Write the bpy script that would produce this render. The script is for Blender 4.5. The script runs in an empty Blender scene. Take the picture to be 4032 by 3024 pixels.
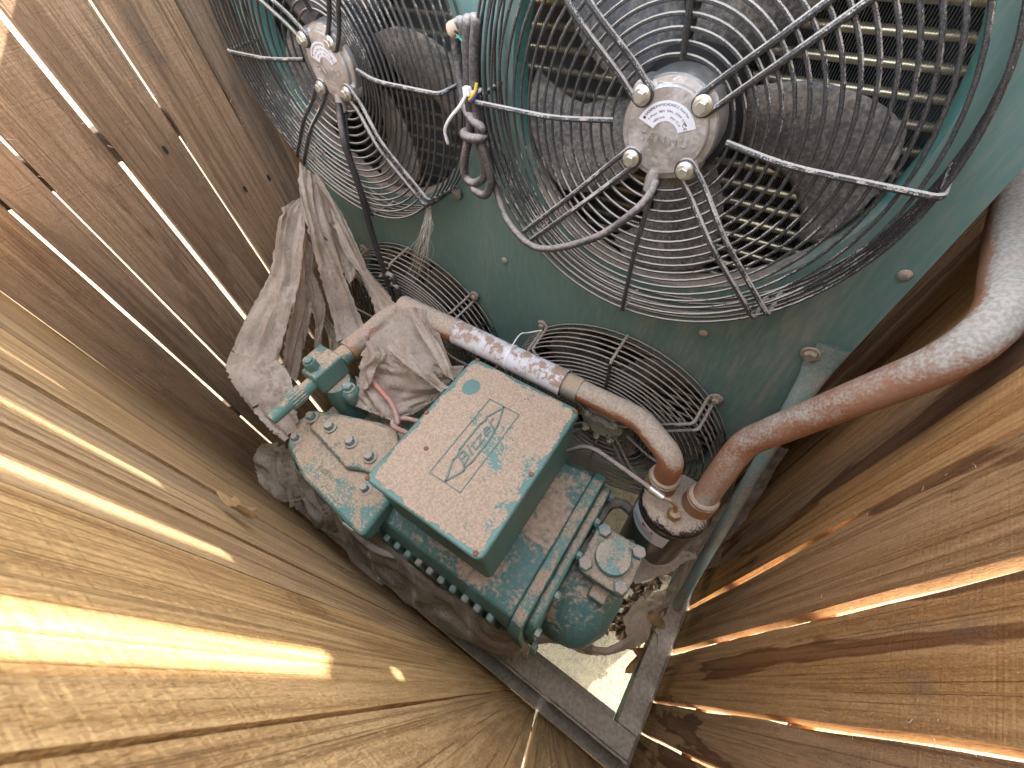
import bpy, bmesh, math, random
from mathutils import Vector, Matrix, noise as mnoise
random.seed(11)
sc = bpy.context.scene
COL = sc.collection
PI = math.pi
CZ = 1.6; GZ = -.10                        # camera height, level of the ground slab

# ------------------------------------------------------------------ camera
W0, H0, FPX = 4032.0, 3024.0, 1611.2
PITCH, ROLL, YAW = math.radians(53.4834), math.radians(5.7084), math.radians(-38.4284)
_f = Vector((math.sin(YAW)*math.cos(PITCH), math.cos(YAW)*math.cos(PITCH), -math.sin(PITCH)))
_r0 = Vector((math.cos(YAW), -math.sin(YAW), 0))
_d0 = _f.cross(_r0)
_rt = _r0*math.cos(ROLL) + _d0*math.sin(ROLL)
_dn = _d0*math.cos(ROLL) - _r0*math.sin(ROLL)
cam_d = bpy.data.cameras.new('camera')
cam = bpy.data.objects.new('camera', cam_d); COL.objects.link(cam)
cam_d.sensor_width = 36.0; cam_d.lens = 36.0*FPX/W0
cam_d.clip_start = 0.01; cam_d.clip_end = 400
m = Matrix((( _rt.x, -_dn.x, -_f.x, 0), (_rt.y, -_dn.y, -_f.y, 0), (_rt.z, -_dn.z, -_f.z, CZ), (0, 0, 0, 1)))
cam.matrix_world = m
sc.camera = cam
cam_d.dof.use_dof = True; cam_d.dof.focus_distance = .75; cam_d.dof.aperture_fstop = 26.0

# ------------------------------------------------------------------ light
SUN_EL, SUN_K = math.radians(35.0), 0.42
SUN_AZ = math.atan2(SUN_K, 1.0)            # from +Y towards +X
w = bpy.data.worlds.new('World'); sc.world = w; w.use_nodes = True
nt = w.node_tree
sky = nt.nodes.new('ShaderNodeTexSky'); sky.sky_type = 'NISHITA'; sky.sun_disc = False
sky.sun_elevation = SUN_EL; sky.sun_rotation = SUN_AZ
bg = nt.nodes['Background']; bg.inputs['Strength'].default_value = 0.15
hs_ = nt.nodes.new('ShaderNodeHueSaturation'); hs_.inputs['Saturation'].default_value = .62
nt.links.new(sky.outputs[0], hs_.inputs['Color'])
mx_ = nt.nodes.new('ShaderNodeMix'); mx_.data_type = 'RGBA'; mx_.blend_type = 'MULTIPLY'; mx_.inputs[0].default_value = 1.0
mx_.inputs[7].default_value = (1.09, 1.0, .88, 1)
nt.links.new(hs_.outputs[0], mx_.inputs[6]); nt.links.new(mx_.outputs[2], bg.inputs['Color'])
sd = bpy.data.lights.new('sun', 'SUN'); sd.energy = 2.0; sd.angle = math.radians(0.53); sd.color = (1.0, 0.93, 0.82)
sun = bpy.data.objects.new('sun', sd); COL.objects.link(sun)
sdir = Vector((math.sin(SUN_AZ)*math.cos(SUN_EL), math.cos(SUN_AZ)*math.cos(SUN_EL), math.sin(SUN_EL)))
sun.rotation_euler = sdir.to_track_quat('Z', 'Y').to_euler(); sun.location = (2, 4, 5)
sc.view_settings.view_transform = 'Standard'; sc.view_settings.look = 'None'
sc.view_settings.exposure = 3.92; sc.view_settings.gamma = 1.0
sc.cycles.max_bounces = 10; sc.cycles.diffuse_bounces = 6; sc.cycles.transparent_max_bounces = 12

# ------------------------------------------------------------------ pixel -> place helpers 
def ray(u, v):
    return _rt*((u-W0/2)/FPX) + _dn*((v-H0/2)/FPX) + _f
def PY(u, v, Y):
    d = ray(u, v); t = Y/d.y; return Vector((d.x*t, Y, CZ+d.z*t))
def PX(u, v, X):
    d = ray(u, v); t = X/d.x; return Vector((X, d.y*t, CZ+d.z*t))
def PZ(u, v, Z):
    d = ray(u, v); t = (Z-CZ)/d.z; return Vector((d.x*t, d.y*t, Z))

# ------------------------------------------------------------------ node helper
class NT:
    def __init__(s, name):
        s.m = bpy.data.materials.new(name); s.m.use_nodes = True
        s.t = s.m.node_tree; s.b = s.t.nodes['Principled BSDF']
        s.out = s.t.nodes['Material Output']
    def n(s, typ, ins=None, **kw):
        x = s.t.nodes.new(typ)
        for k, v in kw.items(): setattr(x, k, v)
        for k, v in (ins or {}).items():
            if hasattr(v, 'is_linked') or isinstance(v, bpy.types.NodeSocket): s.t.links.new(v, x.inputs[k])
            else: x.inputs[k].default_value = v
        return x
    def math(s, op, a, b=0.0, c=0.0, clamp=False):
        x = s.n('ShaderNodeMath', {0: a, 1: b, 2: c}, operation=op); x.use_clamp = clamp
        return x.outputs[0]
    def mix(s, f, a, b, blend='MIX'):
        x = s.n('ShaderNodeMix', data_type='RGBA', blend_type=blend)
        for i, v in ((0, f), (6, a), (7, b)):
            if isinstance(v, bpy.types.NodeSocket): s.t.links.new(v, x.inputs[i])
            elif i == 0: x.inputs[i].default_value = v
            else: x.inputs[i].default_value = (*v, 1) if len(v) == 3 else v
        return x.outputs[2]
    def ramp(s, f, stops):
        x = s.n('ShaderNodeValToRGB', {0: f}); e = x.color_ramp.elements
        while len(e) > 1: e.remove(e[0])
        e[0].position = stops[0][0]; e[0].color = (*stops[0][1], 1)
        for p, c in stops[1:]:
            q = e.new(p); q.color = (*c, 1)
        return x.outputs[0]
    def step(s, v, lo, hi):
        x = s.n('ShaderNodeMapRange', {0: v, 1: lo, 2: hi}, interpolation_type='SMOOTHSTEP'); return x.outputs[0]
    def obj(s): return s.n('ShaderNodeTexCoord').outputs['Object']
    def gen(s): return s.n('ShaderNodeTexCoord').outputs['Generated']
    def noise(s, vec, scale, detail=4, rough=.55, dist=0.0):
        x = s.n('ShaderNodeTexNoise', {'Vector': vec, 'Scale': scale, 'Detail': detail, 'Roughness': rough, 'Distortion': dist})
        return x.outputs[0]
    def mapv(s, vec, scale=(1, 1, 1), loc=(0, 0, 0)):
        x = s.n('ShaderNodeMapping', {'Vector': vec, 'Scale': scale, 'Location': loc}); return x.outputs[0]
    def nz(s):
        g = s.n('ShaderNodeNewGeometry'); x = s.n('ShaderNodeSeparateXYZ', {0: g.outputs['Normal']}); return x.outputs[2]
    def set(s, **kw):
        for k, v in kw.items():
            k = {'color': 'Base Color', 'rough': 'Roughness', 'metal': 'Metallic', 'normal': 'Normal', 'spec': 'Specular IOR Level'}.get(k, k)
            if isinstance(v, bpy.types.NodeSocket): s.t.links.new(v, s.b.inputs[k])
            else: s.b.inputs[k].default_value = (*v, 1) if isinstance(v, tuple) and len(v) == 3 else v
        return s
    def bump(s, h, strength=.3, dist=.01):
        x = s.n('ShaderNodeBump', {'Height': h, 'Strength': strength, 'Distance': dist}); s.t.links.new(x.outputs[0], s.b.inputs['Normal'])

def wood_mat(name, ax, light, mid, dark, stain, stain_amt, seed, rf=11.0):
    """rough sawn board, grain running up; ax = axis across the board (0 = x, 1 = y)"""
    k = NT(name); o = k.obj()
    rnd = k.n('ShaderNodeObjectInfo').outputs['Random']
    off = k.n('ShaderNodeCombineXYZ', {0: k.math('MULTIPLY', rnd, 31.0), 1: k.math('MULTIPLY', rnd, 17.0), 2: k.math('MULTIPLY', rnd, 53.0)}).outputs[0]
    p = k.n('ShaderNodeVectorMath', {0: o, 1: off}, operation='ADD').outputs[0]
    p = k.mapv(p, loc=(seed, seed*.7, seed*.3))
    # long, slightly wandering growth bands
    sx = (16, 3, .55) if ax == 0 else (3, 16, .55)
    warp = k.noise(k.mapv(p, sx), 1.0, 3, .5, .6)
    rings = k.math('FRACT', k.math('MULTIPLY', warp, 9.0))
    rings = k.math('SMOOTH_MAX', k.math('MULTIPLY', k.math('PINGPONG', k.math('MULTIPLY', warp, rf), 1.0), 1.0), 0.0, .1)
    fib = k.noise(k.mapv(p, (150, 40, 4.0) if ax == 0 else (40, 150, 4.0)), 1.0, 4, .6)
    fine = k.noise(k.mapv(p, (420, 420, 60)), 1.0, 2, .5)
    saw = k.noise(k.mapv(p, (9, 9, 330)), 1.0, 2, .5)
    lines = k.noise(k.mapv(p, (330, 60, 1.1) if ax == 0 else (60, 330, 1.1)), 1.0, 3, .6, .3)
    fuzz = k.noise(k.mapv(p, (900, 900, 240)), 1.0, 2, .6)
    big = k.noise(k.mapv(p, (9, 9, 1.1)), 1.0, 4, .6, .8)
    blot = k.noise(k.mapv(p, (26, 26, 9)), 1.0, 5, .65, .4)
    c = k.mix(k.step(rings, .15, .95), light, mid)
    c = k.mix(k.math('MULTIPLY', k.step(fib, .42, .68), .55), c, dark)
    c = k.mix(k.math('MULTIPLY', k.step(blot, .52, .70), .35), c, tuple(x*1.12 for x in light))
    c = k.mix(k.math('MULTIPLY', k.step(lines, .56, .66), .5), c, dark)
    c = k.mix(k.math('MULTIPLY', k.step(fuzz, .52, .72), .4), c, tuple(min(1, x*1.45) for x in light)); c = k.mix(k.math('MULTIPLY', k.math('SUBTRACT', 1.0, k.step(fuzz, .28, .45)), .35), c, tuple(x*.7 for x in dark))
    # water stains with a hard tide line
    ts = k.step(k.math('ADD', big, k.math('MULTIPLY', blot, .12)), .60, .635)
    c = k.mix(k.math('MULTIPLY', ts, stain_amt), c, stain)
    tide = k.math('MULTIPLY', ts, k.math('SUBTRACT', 1.0, k.step(big, .58, .64)))
    c = k.mix(k.math('MULTIPLY', tide, .6*stain_amt), c, tuple(x*.45 for x in stain))
    # grey weathered smudges
    gr = k.noise(k.mapv(p, (11, 11, 2.6), loc=(9, 4, 2)), 1.0, 5, .65, .5)
    c = k.mix(k.math('MULTIPLY', k.step(gr, .56, .72), .55), c, (.13, .105, .085))
    # knots
    vo = k.n('ShaderNodeTexVoronoi', {'Vector': k.mapv(p, (8.5, 1.0, 3.4) if ax == 0 else (1.0, 8.5, 3.4)), 'Scale': 1.0, 'Randomness': 1.0}, feature='F1')
    kd = k.math('ADD', vo.outputs['Distance'], k.math('MULTIPLY', k.math('SUBTRACT', blot, .5), .12))
    kn = k.math('SUBTRACT', 1.0, k.step(kd, .07, .15))
    kr = k.math('PINGPONG', k.math('MULTIPLY', kd, 55.0), 1.0)
    c = k.mix(k.math('MULTIPLY', kn, k.math('ADD', .3, k.math('MULTIPLY', kr, .5))), c, tuple(x*.8 for x in dark))
    core = k.math('SUBTRACT', 1.0, k.step(kd, .02, .05)); c = k.mix(k.math('MULTIPLY', core, .7), c, (.05, .022, .012))
    c = k.mix(k.math('MULTIPLY', k.step(fine, .35, .75), .22), c, tuple(x*.6 for x in dark))
    hv = k.n('ShaderNodeHueSaturation', {'Color': c, 'Value': k.math('ADD', .82, k.math('MULTIPLY', rnd, .36)), 'Saturation': k.math('ADD', .9, k.math('MULTIPLY', rnd, .2))})
    k.set(color=hv.outputs[0], rough=.92, spec=.12)
    h = k.math('ADD', k.math('MULTIPLY', fib, .6), k.math('ADD', k.math('MULTIPLY', saw, .35), k.math('MULTIPLY', fine, .4)))
    h = k.math('ADD', h, k.math('ADD', k.math('MULTIPLY', rings, .25), k.math('MULTIPLY', fuzz, .5)))
    h = k.math('SUBTRACT', h, k.math('MULTIPLY', k.step(lines, .56, .66), .5))
    k.bump(h, .8, .0028)
    return k.m

def dusty_mat(name, paint, dust=(.42, .325, .255), amount=.5, scale=26, up=.55, rough=.5, metal=0.0, edge=None, paint2=None, fine=.25, spots=True, soft=.06, bump=.35, big=.5, mid=.65, stretch=1.0, bare=()):
    """painted or bare metal under a patchy coat of dried dust lying on upward faces"""
    k = NT(name); o = k.obj(); z = k.nz()
    if stretch != 1.0: o = k.mapv(o, (1, 1, stretch))
    n1 = k.noise(o, scale, 6, .62, .3); n2 = k.noise(o, scale*.28, 3, .5); n3 = k.noise(o, scale*9, 3, .6)
    v = k.math('ADD', k.math('MULTIPLY', n1, mid), k.math('MULTIPLY', n2, big))
    v = k.math('ADD', v, k.math('MULTIPLY', k.math('SUBTRACT', n3, .5), fine))
    v = k.math('ADD', v, k.math('MULTIPLY', z, up*.5))
    v = k.math('ADD', v, amount-.5-up*.25+(1.15-mid-big)*.5)
    if edge:
        g = k.n('ShaderNodeSeparateXYZ', {0: k.gen()})
        ds = []
        for i in (0, 1):
            a = k.math('MULTIPLY', k.math('MINIMUM', g.outputs[i], k.math('SUBTRACT', 1.0, g.outputs[i])), edge[i])
            ds.append(a)
        dd = k.math('MINIMUM', ds[0], ds[1])
        e = k.math('SUBTRACT', 1.0, k.step(k.math('ADD', dd, k.math('MULTIPLY', k.math('SUBTRACT', n1, .5), .022)), .0, edge[2]))
        v = k.math('SUBTRACT', v, k.math('MULTIPLY', e, .55))
    for bx, by, rx, ry, st_ in bare:                 # places rubbed or rained clean
        g2 = k.n('ShaderNodeSeparateXYZ', {0: k.gen()})
        ax_ = k.math('MULTIPLY', k.math('SUBTRACT', g2.outputs[0], bx), 1/rx); ay_ = k.math('MULTIPLY', k.math('SUBTRACT', g2.outputs[1], by), 1/ry)
        dq = k.math('SQRT', k.math('ADD', k.math('MULTIPLY', ax_, ax_), k.math('MULTIPLY', ay_, ay_)))
        dq = k.math('ADD', dq, k.math('MULTIPLY', k.math('SUBTRACT', n1, .5), .9))
        v = k.math('SUBTRACT', v, k.math('MULTIPLY', k.math('SUBTRACT', 1.0, k.step(dq, .8, 1.05)), st_))
    msk = k.step(v, .56-soft, .56+soft)
    p = k.mix(k.step(n2, .4, .65), paint, paint2 or tuple(x*.72 for x in paint))
    p = k.mix(k.math('MULTIPLY', k.step(n3, .4, .7), .18), p, dust)          # thin film of dust everywhere
    d = k.mix(k.step(n3, .36, .64), tuple(x*.8 for x in dust), tuple(min(1, x*1.1) for x in dust))
    d = k.mix(k.math('MULTIPLY', k.step(n1, .5, .75), .3), d, (.5, .33, .25))
    if spots:
        vo = k.n('ShaderNodeTexVoronoi', {'Vector': o, 'Scale': 170.0}, feature='F1')
        sp = k.math('MULTIPLY', k.math('SUBTRACT', 1.0, k.step(vo.outputs['Distance'], .18, .34)), k.step(n1, .4, .6))
        d = k.mix(k.math('MULTIPLY', sp, .35), d, tuple(min(1, x*1.25) for x in dust))
    c = k.mix(msk, p, d)
    k.set(color=c, rough=k.math('ADD', rough, k.math('MULTIPLY', msk, .9-rough)))
    if metal: k.set(metal=k.math('MULTIPLY', k.math('SUBTRACT', 1.0, msk), metal))
    k.bump(k.math('ADD', k.math('MULTIPLY', msk, .8), k.math('MULTIPLY', n3, .7)), bump, .0016)
    return k.m

def plain_mat(name, col, rough=.5, metal=0.0, var=.15, scale=40, bump=0.0, **kw):
    k = NT(name); n = k.noise(k.obj(), scale, 4, .6)
    k.set(color=k.mix(n, tuple(x*(1-var) for x in col), tuple(min(1, x*(1+var)) for x in col)), rough=rough, metal=metal, **kw)
    if bump: k.bump(n, bump, .002)
    return k.m

def film_mat(name, a, b, transl, see=0.0, rough=.55):
    k = NT(name); o = k.obj()
    n = k.noise(o, 14, 5, .6, .5); f = k.noise(o, 130, 3, .6); q = k.noise(k.mapv(o, (60, 60, 9)), 1.0, 3)
    c = k.mix(k.step(n, .35, .68), a, b); c = k.mix(k.math('MULTIPLY', k.step(f, .45, .7), .35), c, tuple(x*.6 for x in b))
    c = k.mix(k.math('MULTIPLY', k.step(q, .55, .75), .25), c, tuple(min(1, x*1.25) for x in a))
    wv = k.n('ShaderNodeVectorMath', {0: o, 1: k.n('ShaderNodeVectorMath', {0: k.n('ShaderNodeTexNoise', {'Vector': o, 'Scale': 22.0, 'Detail': 3.0}).outputs[1], 3: .05}, operation='SCALE').outputs[0]}, operation='ADD').outputs[0]
    cr = k.n('ShaderNodeTexVoronoi', {'Vector': k.mapv(wv, (1, 1, .55)), 'Scale': 34.0}, feature='DISTANCE_TO_EDGE').outputs['Distance']
    cr2 = k.n('ShaderNodeTexVoronoi', {'Vector': k.mapv(wv, (1, 1, .45)), 'Scale': 85.0}, feature='DISTANCE_TO_EDGE').outputs['Distance']
    crease = k.math('ADD', k.step(cr, 0, .09), k.math('MULTIPLY', k.step(cr2, 0, .12), .5))
    k.set(color=c, rough=rough); k.bump(k.math('ADD', k.math('MULTIPLY', crease, .35), k.math('ADD', k.math('MULTIPLY', n, 1.2), k.math('ADD', k.math('MULTIPLY', q, .8), k.math('MULTIPLY', f, .4)))), .55, .004)
    tr = k.n('ShaderNodeBsdfTranslucent', {'Color': c}); mx = k.n('ShaderNodeMixShader', {0: transl})
    k.t.links.new(k.b.outputs[0], mx.inputs[1]); k.t.links.new(tr.outputs[0], mx.inputs[2])
    last = mx.outputs[0]
    if see:
        tp = k.n('ShaderNodeBsdfTransparent', {'Color': (.9, .88, .84, 1)}); m2 = k.n('ShaderNodeMixShader', {0: k.math('MULTIPLY', k.step(n, .3, .62), see)})
        k.t.links.new(last, m2.inputs[1]); k.t.links.new(tp.outputs[0], m2.inputs[2]); last = m2.outputs[0]
    hole = k.math('MULTIPLY', k.step(k.noise(k.mapv(o, (1, 1, .5), loc=(3, 8, 1)), 26, 3, .6, .8), .70, .715), 1.0)
    t3 = k.n('ShaderNodeBsdfTransparent'); m3 = k.n('ShaderNodeMixShader', {0: hole}); k.t.links.new(last, m3.inputs[1]); k.t.links.new(t3.outputs[0], m3.inputs[2])
    k.t.links.new(m3.outputs[0], k.out.inputs[0])
    return k.m

DUST = (.44, .34, .24)
TEAL = (.098, .235, .208)
M = {}
M['wood_left'] = wood_mat('weathered_fence_wood', 1, (.325, .225, .145), (.265, .18, .112), (.155, .10, .065), (.18, .115, .072), .4, 3.1, 9.0)
M['wood_front'] = wood_mat('tan_fence_wood', 0, (.43, .295, .155), (.335, .218, .108), (.18, .107, .05), (.30, .18, .09), .45, 7.7, 26.0)
M['wood_right'] = wood_mat('stained_fence_wood', 1, (.50, .30, .145), (.40, .22, .095), (.22, .105, .043), (.19, .08, .034), .72, 12.4, 12.0)
M['teal'] = dusty_mat('teal_paint_panel', (.128, .232, .207), (.37, .34, .28), .345, 16, .3, .5, paint2=(.108, .20, .18), fine=.12, spots=False, soft=.22, bump=.06, stretch=.16)
M['teal_ring'] = dusty_mat('dusty_opening_ring', (.075, .235, .205), (.33, .27, .22), .52, 16, 1.1, .5, fine=.2, spots=False, soft=.2)
M['lid'] = dusty_mat('dusty_teal_lid', (.108, .236, .212), (.455, .345, .25), .535, 30, .55, .5, edge=(.232, .296, .013), fine=.5, big=.9, mid=.6, bare=((.17, .80, .075, .062, .6), (.40, .80, .10, .05, .12), (.62, .55, .09, .16, .05), (.55, .93, .16, .04, .2), (.92, .42, .05, .30, .12), (.36, .56, .05, .14, .08)))
M['cap'] = dusty_mat('chipped_teal_cap', (.12, .30, .28), (.47, .40, .30), .40, 60, .4, .5, fine=.3, spots=False)
M['teal_cast'] = dusty_mat('dusty_teal_casting', TEAL, DUST, .385, 26, .62, .5, fine=.3)
M['teal_light'] = dusty_mat('lightly_dusted_teal', (.09, .215, .19), DUST, .37, 30, .62, .45, fine=.25)
M['teal_top'] = dusty_mat('teal_housing_top', (.075, .19, .172), (.46, .35, .255), .39, 13, .5, .5, fine=.35)
M['bolt_teal'] = dusty_mat('dusty_teal_bolt', (.15, .30, .28), (.46, .38, .31), .42, 60, .5, .5, fine=.3, spots=False)
M['brace'] = dusty_mat('dusty_pale_teal', (.16, .30, .28), (.36, .32, .26), .50, 30, .4, .5, spots=False, soft=.2)
M['frame'] = dusty_mat('dusty_frame_steel', (.05, .17, .19), (.43, .355, .265), .58, 14, .5, .5, fine=.2)
M['wire'] = dusty_mat('dusty_black_wire', (.018, .02, .024), (.46, .43, .38), .50, 90, 1.0, .4, fine=.6, spots=False)
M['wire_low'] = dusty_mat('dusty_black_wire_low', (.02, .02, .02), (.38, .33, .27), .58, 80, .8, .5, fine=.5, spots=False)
M['alu'] = dusty_mat('cast_aluminium', (.68, .67, .65), (.46, .41, .37), .37, 20, .0, .34, metal=.85, fine=.3, spots=False, soft=.2)
M['zinc'] = plain_mat('zinc_plate', (.66, .66, .58), .35, .8, .2, 60)
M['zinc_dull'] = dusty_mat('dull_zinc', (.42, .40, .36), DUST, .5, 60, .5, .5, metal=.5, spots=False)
M['blade'] = dusty_mat('fan_blade_paint', (.062, .066, .072), (.245, .22, .185), .47, 22, .0, .5, fine=.5, spots=False, soft=.2)
M['rotor'] = plain_mat('black_rotor', (.02, .02, .022), .6, 0, .2)
M['coil'] = plain_mat('coil_copper', (.85, .74, .50), .30, .75, .15)
M['fin'] = plain_mat('coil_fin', (.42, .42, .40), .5, .6, .2)
M['dark'] = plain_mat('coil_shade_sheet', (.01, .01, .01), .8, 0, .2)
M['pipe'] = dusty_mat('dusty_copper_pipe', (.33, .125, .055), (.44, .36, .28), .56, 26, 1.6, .5, metal=.15, fine=.35, paint2=(.26, .10, .045), mid=.5, big=.4, soft=.12)
M['pipe_big'] = dusty_mat('weathered_copper_pipe', (.34, .18, .108), (.40, .375, .325), .57, 30, 1.5, .5, metal=.1, fine=.45, paint2=(.27, .11, .05), spots=False, soft=.20, mid=.7, big=.5)
M['copper_red'] = dusty_mat('red_copper_stub', (.42, .14, .085), (.45, .36, .30), .40, 30, .5, .45, metal=.2, paint2=(.33, .10, .055))
M['rust'] = dusty_mat('rusty_joint', (.33, .15, .05), (.42, .32, .24), .42, 40, .5, .8, paint2=(.20, .20, .16))
M['paper'] = dusty_mat('white_paper_label', (.72, .72, .76), (.38, .27, .19), .415, 70, .25, .7, paint2=(.66, .66, .70), fine=.35, spots=False, soft=.035)
M['black'] = dusty_mat('dusty_black_can', (.012, .011, .011), (.40, .315, .24), .38, 30, .9, .35, fine=.4)
M['hose'] = dusty_mat('dusty_black_hose', (.03, .03, .03), (.34, .29, .245), .50, 60, .8, .6, fine=.3, spots=False, soft=.2)
M['cord'] = dusty_mat('dusty_grey_cord', (.05, .045, .045), (.36, .32, .29), .52, 30, .9, .6, fine=.2, spots=False, soft=.25)
M['cord_black'] = dusty_mat('black_cord', (.02, .02, .022), (.25, .23, .21), .38, 40, .9, .5, fine=.2, spots=False, soft=.25)
M['pink'] = dusty_mat('pink_cable', (.52, .17, .14), (.45, .36, .30), .40, 60, .5, .6, spots=False, soft=.2)
M['brass'] = dusty_mat('dusty_brass', (.40, .27, .10), DUST, .42, 60, .4, .4, metal=.7, spots=False)
M['nylon'] = plain_mat('white_nylon', (.78, .78, .78), .4)
M['yellow'] = plain_mat('yellow_wire', (.75, .55, .04), .4)
M['blue'] = plain_mat('blue_wire', (.07, .08, .35), .4)
M['green'] = plain_mat('green_wire', (.03, .35, .22), .4)
M['red'] = plain_mat('red_plastic', (.65, .06, .03), .4)
M['ink'] = plain_mat('black_ink', (.03, .03, .035), .6)
M['ink_grey'] = plain_mat('grey_ink', (.25, .24, .25), .6)
M['label'] = plain_mat('label_white', (.70, .70, .74), .5, 0, .05)
M['rustscrew'] = plain_mat('rusty_screw', (.25, .11, .06), .7, .3, .35, 200)
M['film'] = film_mat('dusty_plastic_film', (.60, .51, .42), (.45, .36, .285), .40, 0.0, .45)
M['film_dark'] = film_mat('grey_plastic_film', (.70, .63, .52), (.52, .45, .36), .40, .12, .20)
M['film_clear'] = film_mat('thin_clear_film', (.62, .55, .47), (.44, .36, .28), .45, .45, .25)
M['leaf'] = film_mat('dry_leaf_brown', (.50, .34, .17), (.30, .175, .08), .3)
M['litter'] = film_mat('dark_leaf_litter', (.16, .095, .05), (.07, .04, .022), .2)
M['letter'] = plain_mat('worn_teal_relief', (.15, .215, .185), .6, 0, .4, 160)
M['web'] = plain_mat('cobweb_grey', (.55, .53, .48), .8)
M['splinter'] = plain_mat('pale_splinter', (.62, .50, .36), .8)
M['mud'] = plain_mat('dried_mud', (.48, .37, .27), .9, 0, .25, 80, .6)
k = NT('concrete_slab'); o = k.obj()
n1 = k.noise(o, 3, 5, .6); n2 = k.noise(o, 190, 4, .7); n3 = k.noise(o, 62, 3, .6); n4 = k.noise(o, 9, 5, .65)
c = k.mix(n1, (.205, .165, .092), (.255, .207, .118)); c = k.mix(k.math('MULTIPLY', k.step(n3, .42, .66), .55), c, (.13, .105, .07)); c = k.mix(k.math('MULTIPLY', k.step(n2, .5, .7), .45), c, (.31, .27, .20)); c = k.mix(k.math('MULTIPLY', k.step(n4, .5, .62), .35), c, (.12, .10, .075))
k.set(color=c, rough=.95)
k.bump(k.math('ADD', k.math('MULTIPLY', n2, .5), n3), 1.0, .012); M['concrete'] = k.m

# ------------------------------------------------------------------ mesh builder
class MB:
    def __init__(s): s.v = []; s.f = []
    def add(s, vs, fs):
        b = len(s.v); s.v += [Vector(p) for p in vs]; s.f += [tuple(i+b for i in q) for q in fs]; return s
    def box(s, lo, hi):
        x0, y0, z0 = lo; x1, y1, z1 = hi
        return s.add([(x0, y0, z0), (x1, y0, z0), (x1, y1, z0), (x0, y1, z0), (x0, y0, z1), (x1, y0, z1), (x1, y1, z1), (x0, y1, z1)],
                     [(0, 3, 2, 1), (4, 5, 6, 7), (0, 1, 5, 4), (1, 2, 6, 5), (2, 3, 7, 6), (3, 0, 4, 7)])
    def tube(s, pts, r, seg=8, closed=False, caps=True):
        pts = [Vector(p) for p in pts]; n = len(pts)
        rr = r if isinstance(r, (list, tuple)) else [r]*n
        T = []
        for i in range(n):
            a = pts[(i-1) % n] if (closed or i > 0) else pts[i]
            b = pts[(i+1) % n] if (closed or i < n-1) else pts[i]
            T.append((b-a).normalized())
        up = Vector((0, 0, 1)) if abs(T[0].z) < .9 else Vector((1, 0, 0))
        N = (up - T[0]*up.dot(T[0])).normalized(); vs = []
        for i in range(n):
            N = (N - T[i]*N.dot(T[i])); N = N.normalized() if N.length > 1e-6 else T[i].orthogonal().normalized()
            B = T[i].cross(N)
            for j in range(seg):
                a = 2*PI*j/seg; vs.append(pts[i] + (N*math.cos(a) + B*math.sin(a))*rr[i])
        fs = []
        for i in range(n if closed else n-1):
            for j in range(seg):
                a, b = i*seg+j, i*seg+(j+1) % seg; c, d = ((i+1) % n)*seg+(j+1) % seg, ((i+1) % n)*seg+j
                fs.append((a, b, c, d))
        if caps and not closed:
            fs.append(tuple(range(seg-1, -1, -1))); fs.append(tuple((n-1)*seg+j for j in range(seg)))
        return s.add(vs, fs)
    def lathe(s, prof, c=(0, 0, 0), axis=(0, 0, 1), seg=32, ref=None, cap=True):
        """prof = [(radius, height along axis)]"""
        A = Vector(axis).normalized(); R = (Vector(ref) if ref else A.orthogonal()); R = (R-A*R.dot(A)).normalized(); B = A.cross(R); c = Vector(c)
        vs = []
        for r, h in prof:
            for j in range(seg):
                a = 2*PI*j/seg; vs.append(c + A*h + (R*math.cos(a)+B*math.sin(a))*r)
        fs = []
        for i in range(len(prof)-1):
            for j in range(seg): fs.append((i*seg+j, i*seg+(j+1) % seg, (i+1)*seg+(j+1) % seg, (i+1)*seg+j))
        if cap:
            fs.append(tuple(range(seg-1, -1, -1))); fs.append(tuple((len(prof)-1)*seg+j for j in range(seg)))
        return s.add(vs, fs)
    def prism(s, poly, d):
        n = len(poly); d = Vector(d); P = [Vector(p) for p in poly]
        return s.add(P+[p+d for p in P], [tuple(range(n-1, -1, -1)), tuple(range(n, 2*n))] + [(i, (i+1) % n, n+(i+1) % n, n+i) for i in range(n)])
    def hexbolt(s, c, ax=(0, 0, 1), r=.009, h=.008, wr=.012, wh=.002, seg=20, rot=0.0):
        A = Vector(ax).normalized(); ref = A.orthogonal().normalized(); ref = Matrix.Rotation(rot, 3, A) @ ref; c = Vector(c)
        if wr: s.lathe([(wr, 0), (wr, wh*.7), (wr*.93, wh)], c, A, seg)
        s.lathe([(r, wh if wr else 0), (r, wh+h*.85), (r*.86, wh+h)], c, A, 6, ref)
        return s
    def grid(s, rows):
        n, mm = len(rows), len(rows[0])
        return s.add([p for r in rows for p in r], [(i*mm+j, i*mm+j+1, (i+1)*mm+j+1, (i+1)*mm+j) for i in range(n-1) for j in range(mm-1)])
    def build(s, name, mat, parent=None, bevel=0.0, angle=38, solid=0.0, sub=0):
        base = parent_world(parent)
        me = bpy.data.meshes.new(name)
        me.from_pydata([tuple(p-base) for p in s.v], [], s.f)
        bm = bmesh.new(); bm.from_mesh(me); bmesh.ops.recalc_face_normals(bm, faces=bm.faces[:]); bm.to_mesh(me); bm.free()
        me.materials.append(mat)
        ob = bpy.data.objects.new(name, me); COL.objects.link(ob)
        if parent: ob.parent = parent
        me.shade_smooth(); me.set_sharp_from_angle(angle=math.radians(angle))
        if solid:
            q = ob.modifiers.new('thickness', 'SOLIDIFY'); q.thickness = solid; q.offset = 0
        if bevel:
            q = ob.modifiers.new('bevel', 'BEVEL'); q.width = bevel; q.segments = 2; q.limit_method = 'ANGLE'; q.angle_limit = math.radians(35)
        return ob

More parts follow.
